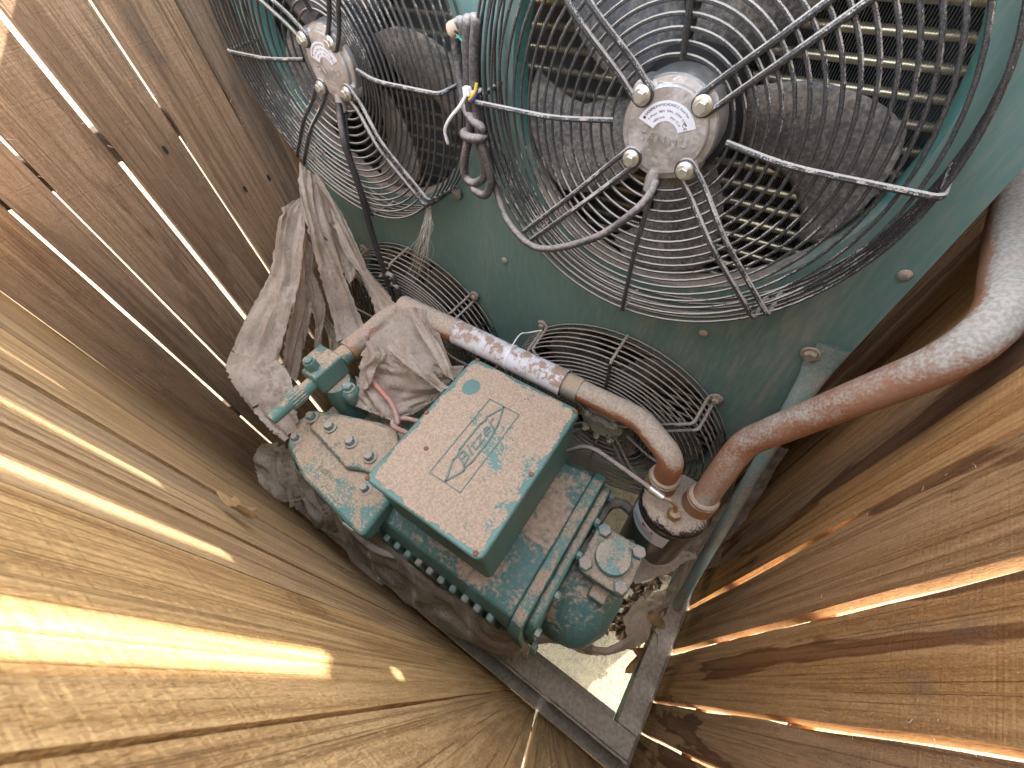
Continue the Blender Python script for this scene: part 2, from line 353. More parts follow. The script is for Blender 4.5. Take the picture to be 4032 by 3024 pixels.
def parent_world(p):
    v = Vector((0, 0, 0))
    while p: v += p.location; p = p.parent
    return v
def tag(o, label=None, cat=None, group=None, kind=None):
    if label: o['label'] = label
    if cat: o['category'] = cat
    if group: o['group'] = group
    if kind: o['kind'] = kind
    return o
def thing(name, label, cat, loc, group=None):
    o = bpy.data.objects.new(name, None); COL.objects.link(o); o.location = loc; o.empty_display_size = .05
    return tag(o, label, cat, group)
def copy_tree(o, parent=None):
    c = o.copy(); COL.objects.link(c)
    if parent: c.parent = parent
    for ch in list(o.children): copy_tree(ch, c)
    return c
def spline(pts, n=8):
    P = [Vector(p) for p in pts]; out = []
    for i in range(len(P)-1):
        p0, p1, p2, p3 = P[max(i-1, 0)], P[i], P[i+1], P[min(i+2, len(P)-1)]
        for j in range(n):
            t = j/n; out.append(.5*((2*p1)+(p2-p0)*t+(2*p0-5*p1+4*p2-p3)*t*t+(3*p1-p0-3*p2+p3)*t**3))
    out.append(P[-1]); return out
def bend(pts, rad, n=7):
    """polyline with rounded elbows of radius rad"""
    P = [Vector(p) for p in pts]; out = [P[0]]
    for i in range(1, len(P)-1):
        a, b = (P[i-1]-P[i]), (P[i+1]-P[i]); r = min(rad if not isinstance(rad, list) else rad[i-1], a.length*.48, b.length*.48)
        a.normalize(); b.normalize(); s, e = P[i]+a*r, P[i]+b*r
        for j in range(n+1):
            t = j/n; out.append((1-t)**2*s + 2*t*(1-t)*P[i] + t*t*e)
    out.append(P[-1]); return out
def text_tris(txt, size, extrude=0.0, shear=0.0, space=1.0):
    cu = bpy.data.curves.new('lettering', 'FONT'); cu.body = txt; cu.size = size; cu.extrude = extrude; cu.shear = shear
    cu.align_x = 'CENTER'; cu.align_y = 'CENTER'; cu.space_character = space; cu.resolution_u = 3
    ob = bpy.data.objects.new('lettering', cu); COL.objects.link(ob)
    dg = bpy.context.evaluated_depsgraph_get(); me = ob.evaluated_get(dg).to_mesh()
    vs = [v.co.copy() for v in me.vertices]; fs = [tuple(p.vertices) for p in me.polygons]
    ob.evaluated_get(dg).to_mesh_clear(); bpy.data.objects.remove(ob); bpy.data.curves.remove(cu)
    return vs, fs
def loft(A, B, nu=36, nv=12, amp=.006, folds=3.0, seed=0.0, sag=0.0):
    """crumpled sheet between two edge curves"""
    def res(P, n):
        S = spline(P, 10); L = [0]
        for i in range(len(S)-1): L.append(L[-1]+(S[i+1]-S[i]).length)
        out = []; j = 0
        for q in range(n):
            d = L[-1]*q/(n-1)
            while j < len(L)-2 and L[j+1] < d: j += 1
            t = (d-L[j])/max(1e-9, L[j+1]-L[j]); out.append(S[j].lerp(S[j+1], min(1, t)))
        return out
    a, b = res(A, nu), res(B, nu); rows = []
    for i in range(nu):
        t = (a[min(i+1, nu-1)]-a[max(i-1, 0)]).normalized(); wv = b[i]-a[i]; nn = t.cross(wv)
        nn = nn.normalized() if nn.length > 1e-9 else Vector((0, 0, 1)); row = []
        for j in range(nv):
            q = j/(nv-1); p = a[i].lerp(b[i], q)
            ph = mnoise.noise(Vector((i*.045+seed, q*1.6, seed)))*1.5
            rid = 1-abs(mnoise.noise(Vector((q*folds*1.7+seed, i*.035+ph*.3, seed*2))))*2.2
            d = amp*(math.sin((q*folds+ph)*2*PI)*.75 + rid*.7 + mnoise.fractal(Vector((p.x*24+seed, p.y*24, p.z*10)), 1.0, 2.1, 4)*.42)
            e = math.sin(PI*q); d *= .4+.6*e**.5
            jag = mnoise.noise(Vector((i*.9, seed*3, q*2)))*amp*.9*(1-e)
            row.append(p + nn*d + wv.normalized()*jag + Vector((0, 0, -sag*e)))
        rows.append(row)
    return MB().grid(rows)

# ------------------------------------------------------------------ ground
g = MB().add([(-60, -60, GZ), (60, -60, GZ), (60, 60, GZ), (-60, 60, GZ)], [(0, 1, 2, 3)]).build('ground', M['concrete']); g['kind'] = 'structure'

# ------------------------------------------------------------------ fences
def board(parent, axis, a0, a1, plane, side, z0, z1, mat, seed, jit=.0014, th=.019, lean=0.0, close=None):
    """one sawn board; axis 0: runs across x at y = plane, 1: across y at x = plane; side = outward direction"""
    n = 46; mb = MB(); rows = []
    for i in range(n+1):
        z = z0+(z1-z0)*i/n
        e0 = a0 + mnoise.noise(Vector((seed, z*5, 1)))*jit + mnoise.noise(Vector((seed, z*40, 5)))*jit*.35
        e1 = a1 + mnoise.noise(Vector((seed, z*5, 9)))*jit + mnoise.noise(Vector((seed, z*40, 3)))*jit*.35
        if close: e1 += close[1]*min(1, max(0, (z-close[0]+.22)/.22))**1.5
        bow = mnoise.noise(Vector((seed, z*1.2, 4)))*.0025 + lean*(z-z0)
        o0, o1 = plane+bow, plane+bow+side*th
        pts = [(e0, o0), (e1, o0), (e1, o1), (e0, o1)]
        rows.append([(a, b, z) if axis == 0 else (b, a, z) for a, b in pts])
    vs = [p for r in rows for p in r]; fs = []
    for i in range(n):
        for j in range(4): fs.append((i*4+j, i*4+(j+1) % 4, i*4+4+(j+1) % 4, i*4+4+j))
    fs += [(0, 1, 2, 3), (n*4+3, n*4+2, n*4+1, n*4)]
    return mb.add(vs, fs).build('board', mat, parent, angle=30)
XL, XR, YF = -1.04, 0.239, -0.050
# left fence: gaps seen at y = .05 .117 .244 .368 .496 .568
fl = thing('board_fence', 'grey brown board fence with bright gaps behind the left fan and the hanging plastic', 'fence', (XL, .4, 0))
gL = [(-.05, 0), (.051, .0055), (.1165, .0050), (.2310, .0115), (.348, .0080), (.470, .0042), (.539, .0050), (.66, .003), (.78, .004), (.90, .003), (1.02, 0)]
for i in range(len(gL)-1):
    board(fl, 1, gL[i][0]+gL[i][1]/2+(.0008 if i else 0), gL[i+1][0]-gL[i+1][1]/2, XL, -1, .16, 2.0, M['wood_left'], i*3.7+1)
for zc in (1.30, .655):
    MB().box((XL-.062, -.08, zc-.026), (XL-.022, 1.0, zc+.026)).build('rail', M['wood_left'], fl, .003)
for u, v in ((650, 590), (965, 745), (1058, 700)):
    p = PX(u, v, XL); MB().prism([p+Vector((-.001, .0034*math.cos(q*PI/6), .0075*math.sin(q*PI/6))) for q in range(12)], (.0022, 0, 0)).build('nail', M['rotor'], fl)
# front fence: the boards just under the camera
ff = thing('board_fence', 'tan board fence nearest the viewer with bright sun stripes on its face', 'fence', (-.4, YF, 0))
gF = [(-1.04, .003), (-.925, .003), (-.80, .002), (-.675, .003), (-.55, .002), (-.425, .004), (-.36, .002), (-.30, .004), (-.232, .0018), (-.168, .003), (-.060, .0018), (.016, .007), (.135, .003), (.262, 0)]
for i in range(len(gF)-1):
    board(ff, 0, gF[i][0]+gF[i][1]/2, gF[i+1][0]-gF[i+1][1]/2, YF, -1, .145, 1.655+.012*math.sin(i*2.3), M['wood_front'], i*5.1+40, jit=.0016)
for zc in (1.30, .52):
    MB().box((-1.06, YF-.062, zc-.044), (.28, YF-.022, zc+.044)).build('rail', M['wood_front'], ff, .003)
# right fence: unseen boards past the cabinet are added to shape the sun stripes
fr = thing('board_fence', 'brown knotty board fence with dark water stains beside the thick copper pipe', 'fence', (XR, .6, 0))
gR = [(-.05, .0495), (.0548, .1182), (.1265, .2352), (.2485, .3535), (.3685, .4398), (.4410, .5107), (.5133, .5990), (.6000, .716), (.803, .868), (.869, .954), (1.018, 1.087), (1.088, 1.155), (1.215, 1.32), (1.321, 1.42), (1.421, 1.524), (1.583, 1.70), (1.701, 1.82), (1.821, 1.94), (1.941, 2.06), (2.061, 2.18), (2.181, 2.30), (2.301, 2.42), (2.421, 2.54), (2.541, 2.66), (2.661, 2.78)]
for i, (y0, y1) in enumerate(gR):
    board(fr, 1, y0, y1, XR, 1, (.305 if y1 < .512 else GZ+.012), 1.98 if y1 < .6 else 2.55 if y1 < .9 else 3.3, M['wood_right'], i*4.3+80, jit=(.0032 if i < 5 else .0012 if i < 6 else .0004), th=.0115 if i < 6 else .019, close=(1.06, .0135) if i == 3 else None)
board(fr, 1, .7170, .8020, XR, 1, GZ+.012, 1.838, M['wood_right'], 311, jit=.0004)  # infill boards added; their openings shape the front fence's sun stripe and spot
board(fr, 1, .7170, .8020, XR, 1, 1.886, 1.962, M['wood_right'], 317, jit=.0004)
for zc in (.98, .62):
    MB().box((XR+.021, -.08, zc-.03), (XR+.062, 2.7, zc+.03)).build('rail', M['wood_right'], fr, .003)
for yy in (.70, 2.4):
    MB().box((XR+.063, yy, GZ), (XR+.15, yy+.09, 2.4)).build('post', M['wood_right'], fr, .004)
for par, pts in ((fl, ((XL-.063-.09, -.04), (XL-.063-.09, .8))), (ff, ((-.98, YF-.063-.09), (.1, YF-.063-.09)))):
    for x, y in pts: MB().box((x, y, GZ), (x+.09, y+.09, 1.55)).build('post', M['wood_left'], par, .004)

fb = thing('board_fence', 'unseen board fence added behind the cabinet to keep sky light out of the slot', 'fence', (-.4, 1.0, 0))  # added out of view to dim the slot beside the cabinet
x = -1.04
while x < .22:
    board(fb, 0, x+.001, min(x+.119, .237), (.98), 1, GZ+.012, 1.84, M['wood_right'], x*31+7, jit=.0006); x += .12
# ------------------------------------------------------------------ condenser cabinet
YP = .5534
XC0, XC1, ZB, ZT = -1.016, .1615, .44, CZ+.12
FX, FZ = (-.7102, -.1440), (CZ-.2100, CZ-.8419)
cab = thing('condenser_cabinet', 'green sheet metal condenser cabinet with four round fan openings', 'condenser', ((XC0+XC1)/2, YP, ZB))
mb = MB(); RO = .240
xs = [XC0, (FX[0]+FX[1])/2, XC1]; zs = [ZB, (FZ[0]+FZ[1])/2, ZT]
for i in (0, 1):
    for j in (0, 1):
        cx, cz = FX[i], FZ[1-j]; x0, x1, z0, z1 = xs[i], xs[i+1], zs[j], zs[j+1]; n = 96; inn = []; out = []
        angs = sorted([2*PI*q/n for q in range(n)] + [math.atan2(z-cz, x-cx) % (2*PI) for x in (x0, x1) for z in (z0, z1)])
        for a in angs:
            c, s_ = math.cos(a), math.sin(a)
            t = min(((x1-cx)/c if c > 1e-9 else (x0-cx)/c if c < -1e-9 else 9), ((z1-cz)/s_ if s_ > 1e-9 else (z0-cz)/s_ if s_ < -1e-9 else 9))
            inn.append((cx+RO*c, YP, cz+RO*s_)); out.append((cx+t*c, YP, cz+t*s_))
        N = len(angs); mb.add(inn+out, [(q, (q+1) % N, N+(q+1) % N, N+q) for q in range(N)])
mb.build('front_panel', M['teal'], cab)
for cx in FX:
    for cz in FZ:
        prof = [(RO, 0), (RO-.002, .004), (RO-.004, .012), (RO-.005, .030)]
        MB().lathe(prof, (cx, YP, cz), (0, 1, 0), 96, cap=False).build('opening_ring', M['teal_ring'], cab)
YC = .76
mb = MB()
mb.box((XC0, YP+.001, ZB), (XC0+.0015, YC, ZT)); mb.box((XC1-.0015, YP+.001, ZB), (XC1, YC, ZT))
mb.box((XC0, YP+.001, ZB-.0015), (XC1, YC, ZB)); mb.box((XC0, YP+.001, ZT), (XC1, YC, ZT+.0015))
mb.build('cabinet_shell', M['teal'], cab)
mb = MB()
for x in (-.98, -.35, .12): mb.box((x, YP+.02, ZT+.002), (x+.03, YP+.05, ZT+.017))
mb.box((-.345, YP+.015, ZT+.017), (.15, YP+.055, ZT+.104))
mb.build('sun_block_bar', M['teal'], cab, .002)  # unseen bar added on the roof to cut off the sun stripes
mb = MB(); z = CZ-.154
zz = [z-.0272*i for i in range(-9, 37)]
for i, q in enumerate(zz):
    if ZB+.02 < q < ZT-.02: mb.tube([(XC0+.004, .7005, q), (XC1-.004, .7005, q)], .0052, 10)
mb.build('coil_tubes', M['coil'], cab)
mb = MB(); x = XC0+.01
while x < XC1-.01:
    mb.box((x, .6945, ZB+.01), (x+.00035, .713, ZT-.01)); x += .0031
mb.build('coil_fins', M['fin'], cab)
MB().box((XC0+.002, .722, ZB+.004), (XC1-.002, .724, ZT-.004)).build('coil_shade_sheet', M['dark'], cab)  # black sheet standing in for the deep shade behind the fins
for u, v in ((3562, 1083), (2770, 1312), (1988, 1025), (1862, 1165)):
    p = PY(u, v, YP-.0005); MB().lathe([(.0072, 0), (.0072, .0018), (.005, .0042), (.0018, .0048)], p, (0, -1, 0), 16).build('panel_screw', M['zinc_dull'], cab)

# ------------------------------------------------------------------ axial fans
def make_fan():
    root = thing('axial_fan', '', 'fan', (0, 0, 0))
    def P(r, a, d, t=0.0):                      # radius, angle (deg), distance in front of panel, tangential shift
        c, s = math.cos(math.radians(a)), math.sin(math.radians(a))
        return Vector((r*c - t*s, -d, r*s + t*c))
    def prof(r):                                # guard face
        if r < .128: return .049 + (r-.064)/(.128-.064)*.0255
        return .0745
    mb = MB(); r = .068
    rings = []
    while r < .246: rings.append((r, prof(r)-.0035)); r += .0112
    rings += [(.2515, .0685), (.2535, .056), (.2545, .0435), (.2555, .031), (.2565, .0185), (.2575, .006)]
    for r, d in rings: mb.tube([P(r, a*5, d) for a in range(72)], .0019, 6, closed=True)
    mb.build('guard', M['wire'], root)
    for a in (0, 90, 180, 270):
        MB().tube(bend([P(.0655, a, .0500), P(.130, a, .0745), P(.2535, a, .0745), P(.2585, a, .004)], [.03, .009]), .0033, 8).build('spoke', M['wire'], root)
    for a in (45, 135, 225, 315):
        h = .0095
        left = [P(.0462, a, .0555, h), P(.075, a, .0575, h), P(.135, a, .0745, h*.9), P(.2525, a, .0745, h*.9), P(.2575, a, .006, h*.9), P(.2680, a, .0045, h)]
        right = [P(.0462, a, .0555, -h), P(.075, a, .0575, -h), P(.135, a, .0745, -h*.9), P(.2525, a, .0745, -h*.9), P(.2575, a, .006, -h*.9), P(.2680, a, .0045, -h)]
        L = bend(left, [.02, .02, .009, .006]); Rr = bend(right, [.02, .02, .009, .006])
        capi = [P(.0462-h*math.sin(q), a, .0555, h*math.cos(q)) for q in [PI*i/8 for i in range(1, 8)]]
        capo = [P(.2680+h*math.sin(q), a, .0045, h*math.cos(q)) for q in [PI*i/8 for i in range(1, 8)]]
        loop = L[::-1] + capi + Rr + capo[::-1]
        MB().tube(loop, .0033, 8, closed=True).build('spoke', M['wire'], root)
        MB().hexbolt(P(.2680, a, .0065), (0, -1, 0), .0062, .006, .0105, .002).build('mounting_bolt', M['zinc_dull'], root)
    # motor
    mo = MB().lathe([(.050, -.055), (.055, -.05), (.055, .028), (.0535, .036), (.0535, .046), (.0518, .0485), (.0455, .0495), (.0450, .0535), (.0435, .0550), (.0, .0556)], (0, 0, 0), (0, -1, 0), 48, ref=(1, 0, 0))
    mo.box((-.012, -.0515, -.062), (.0, -.030, -.046))
    mo = mo.build('motor', M['alu'], root, angle=30)
    for a in (45, 135, 225, 315):
        c = P(.0462, a, .0, 0)
        MB().lathe([(.0135, .03), (.0135, .0525), (.012, .0530)], (c.x, 0, c.z), (0, -1, 0), 20).build('bolt_boss', M['alu'], mo)
        b = MB().lathe([(.0100, .0583), (.0100, .0598), (.0075, .0618)], (c.x, 0, c.z), (0, -1, 0), 20)
        b.lathe([(.0064, .0618), (.0064, .0665), (.0055, .0675)], (c.x, 0, c.z), (0, -1, 0), 6)
        b.build('hub_bolt', M['zinc'], mo, angle=25)
    MB().tube([(-.0035, -.049, -.043), (-.0045, -.0515, -.054), (-.0050, -.050, -.067)], [.0078, .0080, .0080], 16).build('cable_gland', M['alu'], mo)
    MB().tube([(-.0050, -.050, -.067), (-.0052, -.0495, -.0715)], .0088, 14).build('gland_nut', M['rotor'], mo)
    # embossed maker's word and rating sticker
    vs, fs = text_tris('SANMU', .0130, .0007, 0, 1.45)
    MB().add([(v.x, -.0559-v.z, v.y-.007) for v in vs], fs).build('lettering', M['alu'], mo)
    st = MB(); r0, r1 = .0150, .0345; n = 24; a0, a1 = math.radians(22), math.radians(158)
    def arc(r, a): return (r*math.cos(a), -.0561, r*math.sin(a)-.003)
    st.grid([[arc(r, a0+(a1-a0)*i/n) for i in range(n+1)] for r in (r0, r1)])
    st = st.build('rating_label', M['label'], mo)
    def arctext(txt, r, ac, size, sp=1.0):
        vs, fs = text_tris(txt, size, 0, 0, sp); out = []
        for v in vs:
            a = math.radians(ac) - v.x/r; q = arc(r+v.y, a); out.append((q[0], q[1]-.00025, q[2]))
        return out, fs
    tx = MB()
    tx.add(*arctext('SANMU', .0305, 132, .0042)); tx.add(*arctext('SANMU', .03052, 132.3, .0042))
    tx.add(*arctext('YWF(K)4D450-Z', .0307, 96, .0036)); tx.add(*arctext('Axial Fan', .0307, 57, .0036))
    tx.add(*arctext('3~Phase  380V  50Hz  250W  0.58A', .0248, 90, .0034)); tx.add(*arctext('1400r/min', .0190, 122, .0034)); tx.add(*arctext('IP54  CL.B', .0190, 62, .0034))
    tx.add(*arctext('C\u0454', .0235, 32, .0062))
    q = [arc(.0298+.0016*math.cos(i*PI/6), math.radians(150)+.055*math.sin(i*PI/6)) for i in range(12)]
    tx.add([(p[0], p[1]-.00025, p[2]) for p in q], [tuple(range(12))])
    tx.build('printed_text', M['ink'], st)
    MB().lathe([(.062, -.030), (.066, .0), (.060, .045), (.05, .05)], (0, .012, 0), (0, 1, 0), 40).build('rotor', M['rotor'], root)
    # five swept blades
    for kx in range(5):
        ac = 72*kx; rows = []
        LE = [(.060, 29), (.073, 27), (.122, 21), (.155, 15), (.190, 9), (.212, 4), (.222, -4), (.2285, -18)]
        TE = [(.060, -32), (.092, -30), (.150, -26), (.183, -30), (.212, -35), (.2285, -38)]
        def lerp(tab, r):
            for (a, x), (b, y) in zip(tab, tab[1:]):
                if r <= b: return x+(y-x)*(r-a)/(b-a)
            return tab[-1][1]
        for i in range(19):
            t = i/18; r = .060 + .1685*(1-(1-t)**1.3); a1, a0 = lerp(LE, r), lerp(TE, r)
            row = []
            for j in range(13):
                q = j/12; a = ac + a0+(a1-a0)*q
                row.append(P(r, a, -.044 + .034*q + .012*math.sin(PI*q) - .004*t))
            rows.append(row)
        MB().grid(rows).build('blade', M['blade'], root, solid=.002)
    return root
fan = make_fan()
fans = []
for i, (cx, cz, lab) in enumerate((
        (FX[1], FZ[0], 'largest upright fan guard with dusty wires and silver motor hub on the right'),
        (FX[0], FZ[0], 'tilted looking fan guard beside the left fence with a black cord hanging from its hub'),
        (FX[1], FZ[1], 'low dusty fan guard behind the black filter can and the labelled pipe'),
        (FX[0], FZ[1], 'low dusty fan guard half hidden behind the hanging plastic sheet'))):
    f_ = fan if i == 0 else copy_tree(fan)
    f_.location = (cx, YP-.0006, cz); tag(f_, lab, 'fan', 'axial fans on the green cabinet')
    if i > 1:
        for c in f_.children:
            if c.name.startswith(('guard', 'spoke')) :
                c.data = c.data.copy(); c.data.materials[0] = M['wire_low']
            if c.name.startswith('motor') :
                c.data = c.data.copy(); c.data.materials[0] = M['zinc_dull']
    fans.append(f_)

# ------------------------------------------------------------------ base frame
bf = thing('base_frame', 'dusty green steel base frame of square rails on the concrete', 'frame', (-.4, .4, 0))
ZR0, ZR1 = .372, .438
MB().box((-1.02, -.0115, ZR0), (.2150, .036, ZR1)).build('front_rail', M['frame'], bf, .003)
MB().box((.1680, .0365, ZR0), (.2150, .80, ZR1)).build('side_rail', M['frame'], bf, .003)
MB().box((-1.02, .0365, ZR0), (-.973, .80, ZR1)).build('side_rail', M['frame'], bf, .003)
MB().box((-.9725, .76, ZR0), (.1675, .80, ZR1)).build('back_rail', M['frame'], bf, .003)
MB().box((-1.0, .0365, ZR0+.002), (.1675, .052, ZR0+.006)).build('rail_lip', M['frame'], bf, .001)
MB().box((-1.02, -.0475, ZR0-.04), (.2150, -.012, ZR0-.034)).build('rail_lip', M['frame'], bf, .001)
MB().box((-1.02, -.0168, ZR0-.0338), (.2150, -.012, ZR1-.004)).build('rail_web', M['frame'], bf, .001)
MB().box((.2155, -.0475, ZR0-.04), (.2385, .80, ZR0-.034)).build('rail_lip', M['frame'], bf, .001)  # flange added to cover the sunlit ground between rail and fence
for x in (-.60, -.24): MB().box((x, .0525, ZR0), (x+.05, .7595, ZR1)).build('cross_rail', M['frame'], bf, .003)
for x, y in ((-1.02, -.0115), (-1.02, .75), (.168, .75), (-.45, -.0115)):
    MB().box((x, y, GZ+.001), (x+.046, y+.046, ZR0)).build('foot', M['frame'], bf, .002)
# bent brace from panel to frame
br = thing('support_brace', 'green flattened tube brace bolted to the panel above the side rail', 'brace', (.16, .42, ZR1))
t0 = Vector((.1405, YP-.006, CZ-.515)); t1 = Vector((.192, .318, ZR1+.012))
mid = t0.lerp(t1, .12); mid.y -= .012
rows = []
S = [Vector((.1400, YP-.005, CZ-.452)), Vector((.1405, YP-.005, CZ-.497)), Vector((.143, YP-.012, CZ-.522)), t0.lerp(t1, .16), t0.lerp(t1, .5), t0.lerp(t1, .85), t1]
wd = [(.0200, .003), (.0200, .003), (.0170, .008), (.0120, .0115), (.0120, .0115), (.0120, .0115), (.0120, .0115)]
for p, (a, b) in zip(S, wd):
    rows.append([p + Vector((a*math.cos(q*2*PI/16), -b*math.sin(q*2*PI/16), .0)) for q in range(17)])
MB().grid(rows).build('tube', M['brace'], br)
MB().hexbolt(PY(3192, 1392, YP-.009), (0, -1, 0), .0085, .007, .0125, .003).build('bolt', M['zinc_dull'], br)

# ------------------------------------------------------------------ compressor
cp = thing('compressor', 'dusty green piston compressor with a flat terminal box in the middle', 'compressor', (-.3, .2, ZR1))
ZL = 1.0
lx0, ly0 = -.3745, .0690; lx1, ly1 = -.1430, .3630
def rrect(x0, y0, x1, y1, r, z, n=5):
    out = []
    for cx, cy, a in ((x1-r, y1-r, 0), (x0+r, y1-r, 90), (x0+r, y0+r, 180), (x1-r, y0+r, 270)):
        for i in range(n+1):
            q = math.radians(a+90*i/n); out.append(Vector((cx+r*math.cos(q), cy+r*math.sin(q), z)))
    return out
tb = MB().prism(rrect(lx0+.004, ly0+.004, lx1-.004, ly1-.004, .012, .852), (0, 0, ZL-.016-.852)).build('terminal_box', M['teal_light'], cp, .002)
lid = MB().prism(rrect(lx0, ly0, lx1, ly1, .013, ZL-.0155), (0, 0, .0155)).build('lid', M['lid'], tb, .003)
for u, v in ((1871+8, 1404+14), (2287-22, 1621), (1885-12, 2218-40), (1433+14, 1882), (1680, 1625), (2092, 1868), (1678, 1766)):
    p = PZ(u, v, ZL); mb = MB().lathe([(.0042, -.001), (.0042, .0008), (.0034, .0016), (.0012, .0014)], p, (0, 0, 1), 14)
    mb.build('lid_screw', M['rustscrew'], tb)
# raised emblem on the lid
e0, e1, e2, e3 = (PZ(u, v, ZL) for u, v in ((1693, 1856), (1932, 1571), (2044, 1636), (1809, 1943)))
ex0, ex1 = (e0.x+e1.x)/2, (e2.x+e3.x)/2; ey0, ey1 = (e0.y+e3.y)/2, (e1.y+e2.y)/2; ecx, ecy = (ex0+ex1)/2, (ey0+ey1)/2
mb = MB(); hw, hl = (ex1-ex0)/2, (ey1-ey0)/2
def bar(pts, wd=.0011, h=.0013, closed=True):
    P_ = [Vector((ecx+x, ecy+y, ZL+.0002)) for x, y in pts]; n = len(P_)
    for i in range(n if closed else n-1):
        a, b = P_[i], P_[(i+1) % n]; t = (b-a).normalized(); s = Vector((-t.y, t.x, 0))*wd
        a2, b2 = a-t*wd*.6, b+t*wd*.6
        mb.prism([a2-s, b2-s, b2+s, a2+s], (0, 0, h))
bar([(-hw, -hl), (hw, -hl), (hw, hl), (-hw, hl)], .0009, .0011)
qx = hw*.80
bar([(0, -hl*.97), (qx*.55, -hl*.62), (qx*.45, -hl*.55), (qx*.62, -hl*.40), (qx*.62, hl*.28), (qx*.45, hl*.42), (qx*.5, hl*.52), (0, hl*.97), (-qx*.55, hl*.60), (-qx*.45, hl*.52), (-qx*.62, hl*.38), (-qx*.62, -hl*.30), (-qx*.45, -hl*.42), (-qx*.5, -hl*.55)], .0015, .0016)
mb.build('emblem_frame', M['letter'], tb, angle=20)
vs, fs = text_tris('Bitzer', .046, .0012, .35, 1.0)
MB().add([(ecx - v.y*.62, ecy + v.x*.88, ZL+.0006+v.z) for v in vs], fs).build('lettering', M['letter'], tb, angle=20)
# motor housing with cooling ribs
hz = .845
mb = MB(); prof = [(.045, .60), (.035, .66), (.035, .800), (.048, .835), (.075, hz), (.330, hz), (.348, .83), (.352, .70), (.345, .60), (.28, .50), (.12, .50)]
mb.prism([(-.43, y, z) for y, z in prof], (.342, 0, 0))
mh = mb.build('motor_housing', M['teal_top'], cp, .004)
for i in range(11):
    x = -.405+i*.0275
    MB().box((x, .0235, .62), (x+.014, .037, .802)).build('cooling_rib', M['teal'], mh, .004)
mb = MB(); pl = [(.028, .60), (.030, .805), (.046, .836), (.075, .8465), (.332, .8465), (.352, .832), (.360, .60), (.28, .47), (.11, .47)]
mb.prism([(-.0875, y, z) for y, z in pl], (.022, 0, 0)); mb.build('end_flange', M['teal_cast'], cp, .003)
mb = MB(); mb.prism([(-.0655, .044+(y-.028)*.93, z*.976) for y, z in pl], (.018, 0, 0)); mb.build('end_cover', M['teal_cast'], cp, .005)
for y, z in ((.045, .825), (.115, .838), (.20, .840), (.275, .842), (.345, .825), (.03, .72), (.03, .64)):
    MB().hexbolt((-.0470, .2+(y-.2)*.93, z*.976-.006), (1, 0, 0), .0085, .009, 0, 0, rot=.3).build('flange_bolt', M['bolt_teal'], cp)
# rounded bell below the suction valve
mb = MB().lathe([(.118, 0), (.118, .03), (.112, .06), (.096, .085), (.06, .105), (.0, .112)], (-.047, .190, .655), (1, 0, 0), 40)
mb.build('end_bell', M['teal_top'], cp)
# suction valve
sv0 = [PZ(u, v, .838) for u, v in ((2382, 2086), (2517, 2173), (2445, 2310), (2305, 2216))]
sc_ = sum(sv0, Vector())/4
hx_, hy_ = abs(sv0[1].x-sv0[0].x)/2, abs(sv0[0].y-sv0[3].y)/2
def vflange(z, e, r=.014): return rrect(sc_.x-hx_-e, sc_.y-hy_-e, sc_.x+hx_+e, sc_.y+hy_+e, r, z)
sv = MB().prism(vflange(.806, .0125), (0, 0, .022)).build('suction_valve', M['teal_cast'], cp, .004)
MB().prism(vflange(.790, .010), (0, 0, .0155)).build('gasket_flange', M['teal_light'], sv, .005)
MB().lathe([(.034, .70), (.034, .789)], (sc_.x, sc_.y, 0), (0, 0, 1), 28).build('valve_body', M['teal_cast'], sv)
MB().tube([(-.05, sc_.y, .755), (sc_.x, sc_.y, .755)], .030, 20).build('valve_neck', M['teal_cast'], sv)
MB().box((sc_.x-.008, sc_.y-hy_-.032, .735), (sc_.x+.022, sc_.y-hy_+.01, .789)).build('side_port', M['teal_cast'], sv, .003)
MB().box((sc_.x-.018, sc_.y-hy_-.036, .728), (sc_.x-.0085, sc_.y-hy_-.002, .768)).build('brass_plug', M['brass'], sv, .002)
cpz = PZ(2414, 2193, .84)
mb = MB().lathe([(.0310, 0), (.0310, .014), (.0298, .0165), (.0, .0168)], (cpz.x, cpz.y, .8282), (0, 0, 1), 36).build('round_cap', M['cap'], sv)
vs, fs = text_tris('A', .034, .0007, 0); MB().add([(cpz.x+v.x*.9, cpz.y+v.y*.8, .8452+v.z) for v in vs], fs).build('cast_letter', M['teal_cast'], sv)
vs, fs = text_tris('ASE', .011, .0006, 0); MB().add([(cpz.x+.0385-v.y*.9, cpz.y-.006+v.x*.9, .8287+v.z) for v in vs], fs).build('cast_letter', M['teal_cast'], sv)
for p in sv0: MB().hexbolt((p.x, p.y, .8285), (0, 0, 1), .0125, .011, 0, 0, rot=.35).build('flange_bolt', M['bolt_teal'], sv)
# crankcase and slanted cylinder head
MB().prism([(-.66, .075, .50), (-.425, .030, .50), (-.425, .36, .50), (-.60, .40, .50), (-.67, .30, .50)], (0, 0, .31)).build('crankcase', M['teal_cast'], cp, .012)
hp = [(1128, 1752), (1150, 1668), (1235, 1610), (1330, 1625), (1500, 1660), (1640, 1700), (1610, 1830), (1530, 1980), (1425, 2112), (1390, 2088), (1290, 1985), (1190, 1880)]
ZH = .875
hd = MB().prism([PZ(u, v, ZH)-Vector((0, 0, .040)) for u, v in hp], (0, 0, .040)).build('cylinder_head', M['teal_cast'], cp, .007)
hp2 = [(1215, 1680), (1262, 1628), (1400, 1640), (1560, 1690), (1590, 1790), (1520, 1895), (1430, 1850), (1360, 1840), (1290, 1760)]
MB().prism([PZ(u, v, ZH+.014)-Vector((0, 0, .0138)) for u, v in hp2], (0, 0, .0138)).build('head_plateau', M['teal_cast'], hd, .005)
